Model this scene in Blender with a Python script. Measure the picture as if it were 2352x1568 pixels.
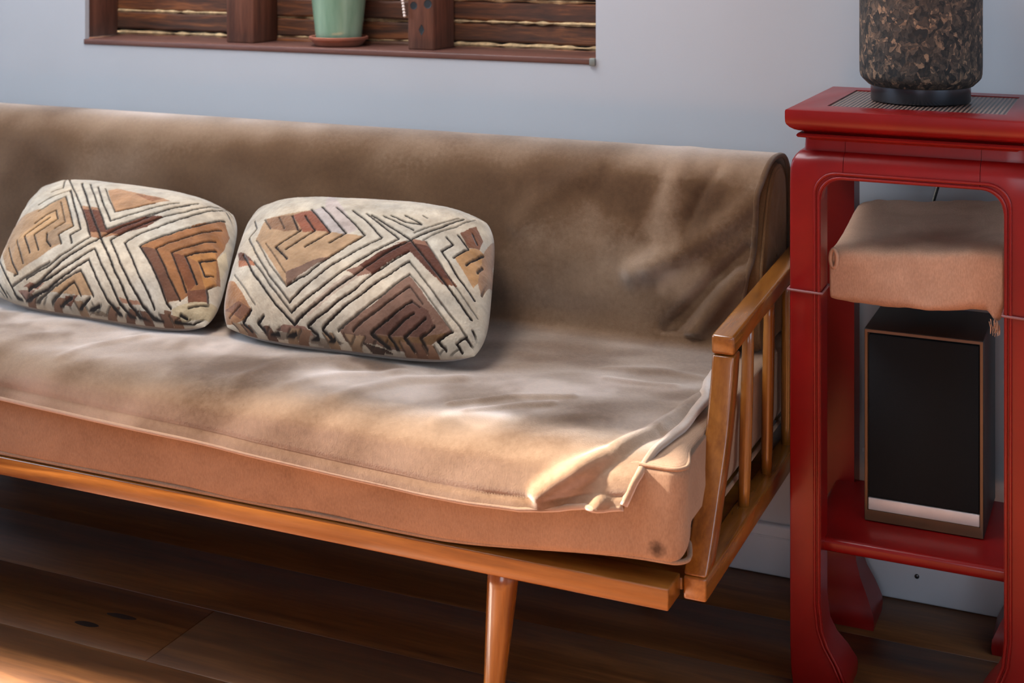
import bpy, bmesh, math, random
import numpy as np
from mathutils import Vector, Matrix

random.seed(7)
scene = bpy.context.scene
COL = scene.collection
for o in list(bpy.data.objects):
    bpy.data.objects.remove(o)

# ------------------------------------------------------------------ camera
YAW = math.radians(24.2)
cam_data = bpy.data.cameras.new('camera')
cam_data.sensor_width = 36.0
cam_data.lens = 36.0 * 3259.0 / 2352.0
cam_data.shift_y = -(784.0 + 155.0) / 2352.0
cam_data.dof.use_dof = True
cam_data.dof.focus_distance = 2.25
cam_data.dof.aperture_fstop = 5.6
cam = bpy.data.objects.new('camera', cam_data)
cam.location = (0.0, -2.63, 1.2)
cam.rotation_euler = (math.pi / 2, 0.0, YAW)
COL.objects.link(cam)
scene.camera = cam

# ------------------------------------------------------------------ world, lights, exposure
world = bpy.data.worlds.new('world')
scene.world = world
world.use_nodes = True
bg = world.node_tree.nodes['Background']
bg.inputs[0].default_value = (0.50, 0.74, 1.0, 1)
bg.inputs[1].default_value = 1.2

def area(name, loc, aim, sx, sy, power, color, spread=180):
    d = bpy.data.lights.new(name, 'AREA')
    d.shape = 'RECTANGLE'; d.size = sx; d.size_y = sy
    d.energy = power; d.color = color; d.spread = math.radians(spread)
    o = bpy.data.objects.new(name, d)
    o.location = loc
    o.rotation_euler = (Vector(aim) - Vector(loc)).to_track_quat('-Z', 'Y').to_euler()
    COL.objects.link(o)
    return o
# tall window in the left part of the room: cool daylight
area('window_light', (-3.66, -1.75, 1.9), (-0.6, -1.3, 0.4), 1.6, 1.4, 50, (0.62, 0.80, 1.0))
# roof light above the seating
area('roof_light', (-1.75, -0.80, 2.7), (-1.65, -0.72, 0.4), 2.0, 0.7, 80, (0.88, 0.94, 1.0))
# added fill from behind the camera, no source seen there
area('rear_fill_light', (0.4, -5.15, 1.6), (-0.6, 0.0, 0.6), 1.4, 1.4, 26, (0.86, 0.92, 1.0))
# window in the right-hand part of the room
area('side_window_light', (1.27, -1.3, 1.5), (-0.6, -0.1, 0.4), 1.1, 1.3, 14, (0.55, 0.78, 1.0))
# low sun through the left window falling on the boards in front of the sofa
sd = bpy.data.lights.new('sun', 'SUN')
sd.energy = 150; sd.color = (1.0, 0.91, 0.78); sd.angle = math.radians(7)
sun = bpy.data.objects.new('sun', sd)
sun.location = (-5, -2, 4)
sun.rotation_euler = Vector((1.0, 0.03, -0.60)).to_track_quat('-Z', 'Y').to_euler()
COL.objects.link(sun)

scene.view_settings.view_transform = 'Standard'
scene.view_settings.look = 'None'
scene.view_settings.gamma = 1.0
scene.view_settings.use_curve_mapping = False
scene.view_settings.exposure = 0.0

# ------------------------------------------------------------------ helpers
def rgb(r, g, b):
    f = lambda c: (c / 255 / 12.92) if c / 255 <= 0.04045 else ((c / 255 + 0.055) / 1.055) ** 2.4
    return (f(r), f(g), f(b), 1.0)

def new_mat(name):
    m = bpy.data.materials.new(name)
    m.use_nodes = True
    nt = m.node_tree
    return m, nt, nt.nodes['Principled BSDF']

def N(nt, kind, **kw):
    n = nt.nodes.new(kind)
    for k, v in kw.items():
        if k.startswith('i_'):
            key = k[2:]
            key = int(key) if key.isdigit() else key.replace('_', ' ')
            n.inputs[key].default_value = v
        else:
            setattr(n, k, v)
    return n

def ramp(nt, stops, fac):
    r = nt.nodes.new('ShaderNodeValToRGB')
    el = r.color_ramp.elements
    while len(el) < len(stops):
        el.new(0.5)
    for e, (p, c) in zip(el, stops):
        e.position = p; e.color = c
    nt.links.new(fac, r.inputs[0])
    return r.outputs[0]

def coords(nt, scale=(1, 1, 1), rot=(0, 0, 0), which='Object'):
    tc = nt.nodes.new('ShaderNodeTexCoord')
    mp = nt.nodes.new('ShaderNodeMapping')
    mp.inputs['Scale'].default_value = scale
    mp.inputs['Rotation'].default_value = rot
    nt.links.new(tc.outputs[which], mp.inputs[0])
    return mp.outputs[0]

def world_coords(nt, scale=(1, 1, 1)):
    g = nt.nodes.new('ShaderNodeNewGeometry')
    mp = nt.nodes.new('ShaderNodeMapping')
    mp.inputs['Scale'].default_value = scale
    nt.links.new(g.outputs['Position'], mp.inputs[0])
    return mp.outputs[0]

def noise(nt, vec, scale, detail=4, rough=0.55, dist=0.0):
    n = nt.nodes.new('ShaderNodeTexNoise')
    n.inputs['Scale'].default_value = scale
    n.inputs['Detail'].default_value = detail
    n.inputs['Roughness'].default_value = rough
    n.inputs['Distortion'].default_value = dist
    nt.links.new(vec, n.inputs['Vector'])
    return n.outputs[0]

def bump(nt, bsdf, h, strength, dist=0.002, normal=None):
    b = nt.nodes.new('ShaderNodeBump')
    b.inputs['Strength'].default_value = strength
    b.inputs['Distance'].default_value = dist
    nt.links.new(h, b.inputs['Height'])
    if normal:
        nt.links.new(normal, b.inputs['Normal'])
    nt.links.new(b.outputs[0], bsdf.inputs['Normal'])
    return b.outputs[0]

def mixc(nt, a, b, fac, mode='MIX'):
    m = nt.nodes.new('ShaderNodeMix')
    m.data_type = 'RGBA'; m.blend_type = mode
    for sock, v in ((m.inputs[0], fac), (m.inputs[6], a), (m.inputs[7], b)):
        if isinstance(v, (int, float, tuple)):
            sock.default_value = v
        else:
            nt.links.new(v, sock)
    return m.outputs[2]

def mathn(nt, op, a, b=0.0):
    m = nt.nodes.new('ShaderNodeMath'); m.operation = op
    for s, v in ((m.inputs[0], a), (m.inputs[1], b)):
        if isinstance(v, (int, float)):
            s.default_value = v
        else:
            nt.links.new(v, s)
    return m.outputs[0]

# ------------------------------------------------------------------ materials
def wood_mat(name, dark, mid, light, axis='x', rough=0.35, coat=0.25, scale=1.0, per_object=True, knots=False):
    m, nt, b = new_mat(name)
    st = {'x': (1.2, 14, 14), 'y': (14, 1.2, 14), 'z': (14, 14, 1.2)}[axis]
    tc = nt.nodes.new('ShaderNodeTexCoord')
    add = nt.nodes.new('ShaderNodeVectorMath'); add.operation = 'ADD'
    g = nt.nodes.new('ShaderNodeNewGeometry')
    nt.links.new(g.outputs['Position'], add.inputs[0])
    if per_object:
        oi = nt.nodes.new('ShaderNodeObjectInfo')
        sc = nt.nodes.new('ShaderNodeVectorMath'); sc.operation = 'SCALE'
        cx = nt.nodes.new('ShaderNodeCombineXYZ')
        for i in range(3):
            nt.links.new(oi.outputs['Random'], cx.inputs[i])
        nt.links.new(cx.outputs[0], sc.inputs[0]); sc.inputs['Scale'].default_value = 37.0
        nt.links.new(sc.outputs[0], add.inputs[1])
    mp = nt.nodes.new('ShaderNodeMapping'); mp.inputs['Scale'].default_value = tuple(s * scale for s in st)
    nt.links.new(add.outputs[0], mp.inputs[0])
    n1 = noise(nt, mp.outputs[0], 1.6, 6, 0.6, 0.8)
    n2 = noise(nt, mp.outputs[0], 9.0, 4, 0.6, 0.3)
    f = mathn(nt, 'ADD', mathn(nt, 'MULTIPLY', n1, 0.72), mathn(nt, 'MULTIPLY', n2, 0.28))
    c = ramp(nt, [(0.30, dark), (0.5, mid), (0.70, light)], f)
    if per_object:
        hv = nt.nodes.new('ShaderNodeHueSaturation')
        mr = nt.nodes.new('ShaderNodeMapRange')
        nt.links.new(oi.outputs['Random'], mr.inputs[0])
        mr.inputs[3].default_value = 0.9; mr.inputs[4].default_value = 1.1
        nt.links.new(mr.outputs[0], hv.inputs['Value'])
        nt.links.new(c, hv.inputs['Color'])
        c = hv.outputs[0]
    if knots:
        vm = nt.nodes.new('ShaderNodeMapping'); vm.inputs['Scale'].default_value = (1.0, 3.2, 1)
        nt.links.new(add.outputs[0], vm.inputs[0])
        v = nt.nodes.new('ShaderNodeTexVoronoi'); v.inputs['Scale'].default_value = 1.5
        nt.links.new(vm.outputs[0], v.inputs['Vector'])
        k = ramp(nt, [(0.03, (1, 1, 1, 1)), (0.075, (0, 0, 0, 1))], v.outputs['Distance'])
        c = mixc(nt, c, rgb(30, 18, 12), k)
    nt.links.new(c, b.inputs['Base Color'])
    b.inputs['Roughness'].default_value = rough
    b.inputs['Coat Weight'].default_value = coat
    b.inputs['Coat Roughness'].default_value = 0.18
    bump(nt, b, n2, 0.12, 0.001)
    return m

def plain_mat(name, color, rough=0.5, metal=0.0, coat=0.0, nscale=0, namp=0.12, bscale=0, bstr=0.1, spec=0.5):
    m, nt, b = new_mat(name)
    b.inputs['Base Color'].default_value = color
    b.inputs['Roughness'].default_value = rough
    b.inputs['Metallic'].default_value = metal
    b.inputs['Coat Weight'].default_value = coat
    b.inputs['Specular IOR Level'].default_value = spec
    v = world_coords(nt)
    if nscale:
        n = noise(nt, v, nscale, 5)
        lo = tuple(c * (1 - namp) for c in color[:3]) + (1,)
        hi = tuple(min(1, c * (1 + namp)) for c in color[:3]) + (1,)
        nt.links.new(ramp(nt, [(0.3, lo), (0.7, hi)], n), b.inputs['Base Color'])
    if bscale:
        bump(nt, b, noise(nt, v, bscale, 3), bstr, 0.001)
    return m

M = {}
# painted plaster wall
m, nt, b = new_mat('wall_paint')
v = world_coords(nt)
c = ramp(nt, [(0.3, rgb(162, 161, 163)), (0.7, rgb(168, 168, 171))], noise(nt, v, 1.6, 4))
nt.links.new(c, b.inputs['Base Color']); b.inputs['Roughness'].default_value = 0.75
bump(nt, b, noise(nt, v, 160, 3), 0.10, 0.001)
M['wall'] = m
M['baseboard'] = plain_mat('baseboard_paint', rgb(178, 180, 186), 0.45, nscale=6, namp=0.04, bscale=40, bstr=0.05)
M['floor'] = wood_mat('pine_boards', rgb(56, 30, 14), rgb(94, 56, 26), rgb(126, 80, 40), 'x', 0.45, 0.0, 1.0, True, True)
M['teak'] = wood_mat('sofa_wood', rgb(84, 44, 13), rgb(124, 72, 22), rgb(148, 92, 36), 'x', 0.28, 0.5, 1.4)
M['teak_y'] = wood_mat('sofa_wood_side', rgb(84, 44, 13), rgb(124, 72, 22), rgb(148, 92, 36), 'y', 0.24, 0.6, 1.4)
M['teak_z'] = wood_mat('sofa_wood_upright', rgb(84, 44, 13), rgb(124, 72, 22), rgb(148, 92, 36), 'z', 0.24, 0.6, 1.4)
M['rough_board'] = wood_mat('old_sheathing_board', rgb(28, 14, 7), rgb(80, 42, 18), rgb(146, 82, 36), 'x', 0.75, 0.0, 2.2)
M['stud'] = wood_mat('old_stud', rgb(66, 38, 26), rgb(104, 62, 44), rgb(132, 84, 62), 'z', 0.8, 0.0, 2.0)
M['sill'] = wood_mat('niche_sill', rgb(60, 32, 24), rgb(88, 50, 38), rgb(104, 64, 50), 'x', 0.6, 0.05, 2.0)
M['mortar'] = plain_mat('old_mortar', rgb(168, 138, 100), 0.95, nscale=70, namp=0.45, bscale=200, bstr=0.6)

# red lacquer
m, nt, b = new_mat('red_lacquer')
v = world_coords(nt)
c = ramp(nt, [(0.3, rgb(102, 7, 6)), (0.7, rgb(122, 10, 8))], noise(nt, v, 7, 4))
nt.links.new(c, b.inputs['Base Color']); b.inputs['Roughness'].default_value = 0.36; b.inputs['Specular IOR Level'].default_value = 0.22
b.inputs['Coat Weight'].default_value = 0.25; b.inputs['Coat Roughness'].default_value = 0.20
bump(nt, b, noise(nt, v, 90, 2), 0.03, 0.001)
M['lacquer'] = m

# cane panel
m, nt, b = new_mat('woven_cane')
w1 = N(nt, 'ShaderNodeTexWave', wave_type='BANDS', bands_direction='X', i_Scale=46.0)
w2 = N(nt, 'ShaderNodeTexWave', wave_type='BANDS', bands_direction='Y', i_Scale=92.0)
v = world_coords(nt)
nt.links.new(v, w1.inputs[0]); nt.links.new(v, w2.inputs[0])
h = mathn(nt, 'MULTIPLY', w1.outputs[1], mathn(nt, 'ADD', mathn(nt, 'MULTIPLY', w2.outputs[1], 0.4), 0.6))
nt.links.new(ramp(nt, [(0.15, rgb(34, 22, 20)), (0.6, rgb(120, 96, 84))], h), b.inputs['Base Color'])
b.inputs['Roughness'].default_value = 0.35
bump(nt, b, h, 0.6, 0.001)
M['cane'] = m

# cork granules
m, nt, b = new_mat('dark_cork')
v = coords(nt, (1, 1, 0.8))
wn = nt.nodes.new('ShaderNodeTexNoise'); wn.inputs['Scale'].default_value = 60
nt.links.new(v, wn.inputs['Vector'])
dv = mixc(nt, v, wn.outputs[1], 0.018)
vo = N(nt, 'ShaderNodeTexVoronoi', i_Scale=120.0); nt.links.new(dv, vo.inputs['Vector'])
vo2 = N(nt, 'ShaderNodeTexVoronoi', i_Scale=260.0); nt.links.new(dv, vo2.inputs['Vector'])
s1 = N(nt, 'ShaderNodeSeparateColor'); nt.links.new(vo.outputs['Color'], s1.inputs[0])
s2 = N(nt, 'ShaderNodeSeparateColor'); nt.links.new(vo2.outputs['Color'], s2.inputs[0])
ff = mathn(nt, 'ADD', mathn(nt, 'MULTIPLY', s1.outputs[0], 0.65), mathn(nt, 'MULTIPLY', s2.outputs[1], 0.35))
c = ramp(nt, [(0.2, rgb(18, 14, 11)), (0.46, rgb(48, 38, 30)), (0.70, rgb(72, 56, 44)), (0.90, rgb(128, 98, 74))], ff)
nt.links.new(c, b.inputs['Base Color']); b.inputs['Roughness'].default_value = 0.8
bump(nt, b, mathn(nt, 'ADD', vo.outputs['Distance'], s2.outputs[0]), 0.5, 0.002)
M['cork'] = m
M['dark_metal'] = plain_mat('blackened_metal', rgb(74, 74, 78), 0.26, 0.85, nscale=30, namp=0.1)
M['speaker_case'] = plain_mat('brown_veneer', rgb(96, 64, 42), 0.35, 0.1, nscale=14, namp=0.15)
M['grille'] = plain_mat('black_grille_cloth', rgb(17, 19, 21), 0.85, bscale=900, bstr=0.3, spec=0.2)
M['silver'] = plain_mat('brushed_aluminium', rgb(196, 188, 184), 0.42, 0.15, nscale=40, namp=0.05)
M['thread'] = plain_mat('pale_thread', rgb(196, 172, 146), 0.85, nscale=80, namp=0.15)
M['knot'] = plain_mat('wood_knot', rgb(26, 14, 9), 0.5, nscale=60, namp=0.3)
M['clip_metal'] = plain_mat('dull_metal', rgb(120, 120, 112), 0.5, 0.4)
M['case_black'] = plain_mat('black_case', rgb(22, 18, 16), 0.45, nscale=14, namp=0.2)
M['black_plastic'] = plain_mat('black_plastic', rgb(16, 16, 17), 0.5, nscale=20, namp=0.1)

# fabrics
def fabric(name, dark, light, nscale, sheen, tint, stretch=(1, 1, 1), weave=0, rough=0.9, srough=0.45, fuzz=500):
    m, nt, b = new_mat(name)
    v = world_coords(nt, stretch)
    n = noise(nt, v, nscale, 6, 0.6, 1.4)
    cc_ = ramp(nt, [(0.32, dark), (0.68, light)], n)
    fine = noise(nt, world_coords(nt, (1.0, 1.0, 0.35)), 520, 2)
    cc_ = mixc(nt, cc_, ramp(nt, [(0.3, (0.86, 0.85, 0.84, 1)), (0.7, (1.08, 1.08, 1.08, 1))], fine), 1.0, 'MULTIPLY')
    nt.links.new(cc_, b.inputs['Base Color'])
    b.inputs['Roughness'].default_value = rough
    b.inputs['Specular IOR Level'].default_value = 0.15
    b.inputs['Sheen Weight'].default_value = sheen
    b.inputs['Sheen Roughness'].default_value = srough
    b.inputs['Sheen Tint'].default_value = tint
    vw = world_coords(nt)
    h = noise(nt, vw, fuzz, 3)
    if weave:
        a = N(nt, 'ShaderNodeTexWave', bands_direction='X', i_Scale=float(weave), i_Distortion=1.5)
        d = N(nt, 'ShaderNodeTexWave', bands_direction='Z', i_Scale=float(weave), i_Distortion=1.5)
        nt.links.new(vw, a.inputs[0]); nt.links.new(vw, d.inputs[0])
        h = mathn(nt, 'ADD', h, mathn(nt, 'MULTIPLY', mathn(nt, 'ADD', a.outputs[1], d.outputs[1]), 0.5))
    bump(nt, b, h, 0.35, 0.001)
    return m
# plush throw: dark ground, pale pile, mixed by brushed pile plus painted light
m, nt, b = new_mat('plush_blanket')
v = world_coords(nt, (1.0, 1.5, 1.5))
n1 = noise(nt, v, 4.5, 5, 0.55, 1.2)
at = nt.nodes.new('ShaderNodeAttribute'); at.attribute_name = 'nap_light'
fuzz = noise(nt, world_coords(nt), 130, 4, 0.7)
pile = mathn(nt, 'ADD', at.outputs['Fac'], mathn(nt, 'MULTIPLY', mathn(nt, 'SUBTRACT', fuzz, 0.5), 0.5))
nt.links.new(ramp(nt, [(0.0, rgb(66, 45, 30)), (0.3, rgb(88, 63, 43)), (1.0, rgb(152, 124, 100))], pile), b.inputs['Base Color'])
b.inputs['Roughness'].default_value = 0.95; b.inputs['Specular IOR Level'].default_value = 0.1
nap_light = ramp(nt, [(0.0, (0.02, 0.018, 0.015, 1)), (0.5, (0.20, 0.19, 0.18, 1)), (1.0, (0.44, 0.44, 0.45, 1))], at.outputs['Fac'])
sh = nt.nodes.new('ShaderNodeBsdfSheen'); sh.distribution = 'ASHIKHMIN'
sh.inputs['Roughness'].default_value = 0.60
nt.links.new(nap_light, sh.inputs['Color'])
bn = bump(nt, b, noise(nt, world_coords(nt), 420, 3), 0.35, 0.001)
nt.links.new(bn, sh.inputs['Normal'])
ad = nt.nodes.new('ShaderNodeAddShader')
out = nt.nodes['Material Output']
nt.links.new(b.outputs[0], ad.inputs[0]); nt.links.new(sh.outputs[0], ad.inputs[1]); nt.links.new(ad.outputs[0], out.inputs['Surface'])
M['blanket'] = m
M['mattress'] = fabric('tan_upholstery', rgb(134, 104, 82), rgb(152, 120, 96), 6.0, 0.25, rgb(230, 200, 180), (1, 1, 1), 260, 0.9)
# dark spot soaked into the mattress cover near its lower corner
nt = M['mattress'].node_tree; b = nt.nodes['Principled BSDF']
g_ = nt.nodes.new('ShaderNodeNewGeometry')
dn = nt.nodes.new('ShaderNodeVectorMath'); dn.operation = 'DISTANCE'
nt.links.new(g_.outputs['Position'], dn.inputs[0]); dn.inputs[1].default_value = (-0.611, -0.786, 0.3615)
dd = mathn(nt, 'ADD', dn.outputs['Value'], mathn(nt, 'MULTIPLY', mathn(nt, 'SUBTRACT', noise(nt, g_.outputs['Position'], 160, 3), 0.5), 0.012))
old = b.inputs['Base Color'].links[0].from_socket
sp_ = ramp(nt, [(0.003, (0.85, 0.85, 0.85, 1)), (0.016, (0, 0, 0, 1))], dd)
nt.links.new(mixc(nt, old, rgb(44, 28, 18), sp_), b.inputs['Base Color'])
M['back_fabric'] = fabric('brown_upholstery', rgb(108, 76, 48), rgb(124, 88, 56), 8.0, 0.2, rgb(220, 200, 180), (1, 1, 1), 260, 0.9)
M['bundle'] = fabric('beige_canvas', rgb(164, 126, 102), rgb(182, 142, 116), 9.0, 0.2, rgb(230, 210, 190), (1, 1, 1), 300, 0.9)
M['cord'] = plain_mat('mauve_cord', rgb(120, 72, 70), 0.5, nscale=60, namp=0.1)

# cut velvet of the pillows: pile colour from the woven pattern
m, nt, b = new_mat('cut_velvet')
at = nt.nodes.new('ShaderNodeAttribute'); at.attribute_name = 'pile'
v = world_coords(nt)
n = noise(nt, v, 35, 5, 0.6)
c = mixc(nt, at.outputs['Color'], ramp(nt, [(0.25, (0.62, 0.60, 0.58, 1)), (0.75, (1.12, 1.12, 1.12, 1))], n), 1.0, 'MULTIPLY')
nt.links.new(c, b.inputs['Base Color'])
b.inputs['Roughness'].default_value = 0.9; b.inputs['Specular IOR Level'].default_value = 0.1
b.inputs['Sheen Weight'].default_value = 0.35; b.inputs['Sheen Roughness'].default_value = 0.4
bump(nt, b, noise(nt, v, 550, 3), 0.4, 0.001)
M['velvet'] = m

# celadon glaze, terracotta
m, nt, b = new_mat('celadon_glaze')
v = coords(nt, (14, 14, 2))
nt.links.new(ramp(nt, [(0.3, rgb(104, 132, 108)), (0.7, rgb(140, 164, 138))], noise(nt, v, 2.0, 4)), b.inputs['Base Color'])
b.inputs['Roughness'].default_value = 0.12; b.inputs['Coat Weight'].default_value = 0.6
M['glaze'] = m
M['terracotta'] = plain_mat('terracotta', rgb(142, 82, 60), 0.8, nscale=30, namp=0.15)
M['pearl'] = plain_mat('pearl', rgb(214, 196, 184), 0.25, coat=0.5)

# ------------------------------------------------------------------ object builders
def link(name, me, mat=None, parent=None, smooth=False, bevel=0.0, angle=40):
    o = bpy.data.objects.new(name, me)
    COL.objects.link(o)
    if mat is not None and not me.materials:
        me.materials.append(M[mat] if isinstance(mat, str) else mat)
    if parent is not None:
        o.parent = parent
        o.matrix_parent_inverse = parent.matrix_basis.inverted()
    if smooth:
        for p in me.polygons:
            p.use_smooth = True
    return o

def from_data(name, verts, faces, mat, parent=None, smooth=False):
    me = bpy.data.meshes.new(name)
    me.from_pydata([tuple(map(float, v)) for v in verts], [], faces)
    me.update()
    bm = bmesh.new(); bm.from_mesh(me)
    bmesh.ops.recalc_face_normals(bm, faces=bm.faces)
    bm.to_mesh(me); bm.free()
    return link(name, me, mat, parent, smooth)

def grid_mesh(name, P, mat, parent=None, closed_u=False, flip=False):
    """P: (ns, nu, 3) array -> smooth quad grid"""
    ns, nu = P.shape[:2]
    idx = np.arange(ns * nu).reshape(ns, nu)
    a = idx[:-1, :-1].ravel(); b_ = idx[:-1, 1:].ravel(); c_ = idx[1:, 1:].ravel(); d_ = idx[1:, :-1].ravel()
    f = np.stack([a, b_, c_, d_], 1) if not flip else np.stack([a, d_, c_, b_], 1)
    if closed_u:
        a = idx[:-1, -1]; b_ = idx[:-1, 0]; c_ = idx[1:, 0]; d_ = idx[1:, -1]
        g = np.stack([a, b_, c_, d_], 1) if not flip else np.stack([a, d_, c_, b_], 1)
        f = np.concatenate([f, g])
    me = bpy.data.meshes.new(name)
    me.from_pydata(P.reshape(-1, 3).tolist(), [], f.tolist())
    me.update()
    return link(name, me, mat, parent, True)

def box_bm(x0, x1, y0, y1, z0, z1, bevel=0.0, seg=2):
    bm = bmesh.new()
    bmesh.ops.create_cube(bm, size=1.0)
    for v in bm.verts:
        v.co = Vector(((x0 + x1) / 2 + v.co.x * (x1 - x0), (y0 + y1) / 2 + v.co.y * (y1 - y0), (z0 + z1) / 2 + v.co.z * (z1 - z0)))
    if bevel:
        bmesh.ops.bevel(bm, geom=list(bm.edges), offset=bevel, segments=seg, profile=0.5, affect='EDGES')
    return bm

def bm_obj(name, bm, mat, parent=None, smooth=False):
    me = bpy.data.meshes.new(name)
    bmesh.ops.recalc_face_normals(bm, faces=bm.faces)
    bm.to_mesh(me); bm.free()
    o = link(name, me, mat, parent, smooth)
    if smooth:
        try:
            me.set_sharp_from_angle(angle=math.radians(50))
        except Exception:
            pass
    return o

def box(name, x0, x1, y0, y1, z0, z1, mat, parent=None, bevel=0.003, seg=2):
    return bm_obj(name, box_bm(x0, x1, y0, y1, z0, z1, bevel, seg), mat, parent, True)

def tube_arrays(path, radius, n=10, closed=False):
    P = np.array(path, float)
    r = np.full(len(P), radius) if np.isscalar(radius) else np.array(radius, float)
    T = np.gradient(P, axis=0)
    if closed:
        T = np.roll(P, -1, 0) - np.roll(P, 1, 0)
    T /= np.linalg.norm(T, axis=1)[:, None] + 1e-12
    ref = np.array([0, 0, 1.0])
    if abs(T[0] @ ref) > 0.9:
        ref = np.array([1.0, 0, 0])
    rings = []
    nrm = np.cross(T[0], ref); nrm /= np.linalg.norm(nrm)
    for i in range(len(P)):
        nrm = nrm - T[i] * (nrm @ T[i]); nrm /= np.linalg.norm(nrm) + 1e-12
        bn = np.cross(T[i], nrm)
        a = np.arange(n) / n * 2 * math.pi
        rings.append(P[i] + r[i] * (np.cos(a)[:, None] * nrm + np.sin(a)[:, None] * bn))
    return np.array(rings)

def tube(name, path, radius, mat, parent=None, n=10, caps=True, closed=False):
    R = tube_arrays(path, radius, n, closed)
    ns, nu = R.shape[:2]
    faces = []
    for i in range(ns - 1 + (1 if closed else 0)):
        k = (i + 1) % ns
        for j in range(nu):
            faces.append((i * nu + j, i * nu + (j + 1) % nu, k * nu + (j + 1) % nu, k * nu + j))
    if caps and not closed:
        faces.append(tuple(range(nu))[::-1]); faces.append(tuple((ns - 1) * nu + j for j in range(nu)))
    return from_data(name, R.reshape(-1, 3), faces, mat, parent, True)

def lathe(name, prof, cx, cy, mat, parent=None, n=64):
    verts, faces = [], []
    for r, z in prof:
        for j in range(n):
            a = 2 * math.pi * j / n
            verts.append((cx + r * math.cos(a), cy + r * math.sin(a), z))
    for i in range(len(prof) - 1):
        for j in range(n):
            faces.append((i * n + j, i * n + (j + 1) % n, (i + 1) * n + (j + 1) % n, (i + 1) * n + j))
    faces.append(tuple(range(n))[::-1])
    faces.append(tuple((len(prof) - 1) * n + j for j in range(n)))
    o = from_data(name, verts, faces, mat, parent, True)
    o.data.set_sharp_from_angle(angle=math.radians(45))
    return o

def empty(name, loc, label, cat, group=None):
    o = bpy.data.objects.new(name, None)
    o.empty_display_size = 0.05
    o.location = loc
    COL.objects.link(o)
    bpy.context.view_layer.update()
    tag(o, label, cat, group)
    return o

def tag(o, label, cat, group=None):
    o['label'] = label; o['category'] = cat
    if group:
        o['group'] = group

def smooth_path(pts, n):
    """Catmull-Rom through pts, n samples evenly spaced by arc length"""
    P = np.array(pts, float)
    Q = np.vstack([2 * P[0] - P[1], P, 2 * P[-1] - P[-2]])
    out = []
    for i in range(1, len(Q) - 2):
        for t in np.linspace(0, 1, 40, endpoint=False):
            p0, p1, p2, p3 = Q[i - 1], Q[i], Q[i + 1], Q[i + 2]
            out.append(0.5 * (2 * p1 + (p2 - p0) * t + (2 * p0 - 5 * p1 + 4 * p2 - p3) * t * t + (3 * p1 - p0 - 3 * p2 + p3) * t ** 3))
    out.append(P[-1]); out = np.array(out)
    d = np.concatenate([[0], np.cumsum(np.linalg.norm(np.diff(out, axis=0), axis=1))])
    s = np.linspace(0, d[-1], n)
    return np.stack([np.interp(s, d, out[:, k]) for k in range(out.shape[1])], 1), s

_rng = np.random.RandomState(11)
_LAT = _rng.rand(256, 256)
def vnoise(x, y):
    xi = np.floor(x).astype(int); yi = np.floor(y).astype(int)
    fx = x - xi; fy = y - yi
    fx = fx * fx * fx * (fx * (fx * 6 - 15) + 10); fy = fy * fy * fy * (fy * (fy * 6 - 15) + 10)
    L = lambda a, b_: _LAT[a % 256, b_ % 256]
    return (L(xi, yi) * (1 - fx) + L(xi + 1, yi) * fx) * (1 - fy) + (L(xi, yi + 1) * (1 - fx) + L(xi + 1, yi + 1) * fx) * fy - 0.5
def sstep(x, a, b_):
    t = np.clip((x - a) / (b_ - a), 0, 1)
    return t * t * (3 - 2 * t)
def seg_dist(x, y, pts):
    best = np.full(np.shape(x), 1e9)
    for (ax, ay), (bx, by) in zip(pts[:-1], pts[1:]):
        dx, dy = bx - ax, by - ay
        t = np.clip(((x - ax) * dx + (y - ay) * dy) / (dx * dx + dy * dy + 1e-12), 0, 1)
        best = np.minimum(best, np.hypot(x - ax - t * dx, y - ay - t * dy))
    return best

# ================================================================== THE SETTING
SILL_Z = 0.95
NX0, NX1, NZ0, NZ1 = -2.282, -1.0, 0.943, 1.75
def build_wall():
    X0, X1, Z0, Z1 = -3.7, 1.3, 0.0, 2.8
    xs = [X0, NX0, NX1, X1]; zs = [Z0, NZ0, NZ1, Z1]
    bm = bmesh.new()
    T = 0.014
    f = {}
    for y in (0.0, T):
        for i, x in enumerate(xs):
            for k, z in enumerate(zs):
                f[(i, k, y)] = bm.verts.new((x, y, z))
    for i in range(3):
        for k in range(3):
            if i == 1 and k == 1:
                continue
            for y in (0.0, T):
                bm.faces.new([f[(i, k, y)], f[(i + 1, k, y)], f[(i + 1, k + 1, y)], f[(i, k + 1, y)]])
    for a, c_ in (((1, 1), (2, 1)), ((2, 1), (2, 2)), ((2, 2), (1, 2)), ((1, 2), (1, 1)),
                 ((0, 0), (3, 0)), ((3, 0), (3, 3)), ((3, 3), (0, 3)), ((0, 3), (0, 0))):
        bm.faces.new([f[(*a, 0.0)], f[(*c_, 0.0)], f[(*c_, T)], f[(*a, T)]])
    o = bm_obj('wall_back', bm, 'wall')
    o['kind'] = 'structure'
    return o
wall = build_wall()

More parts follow.
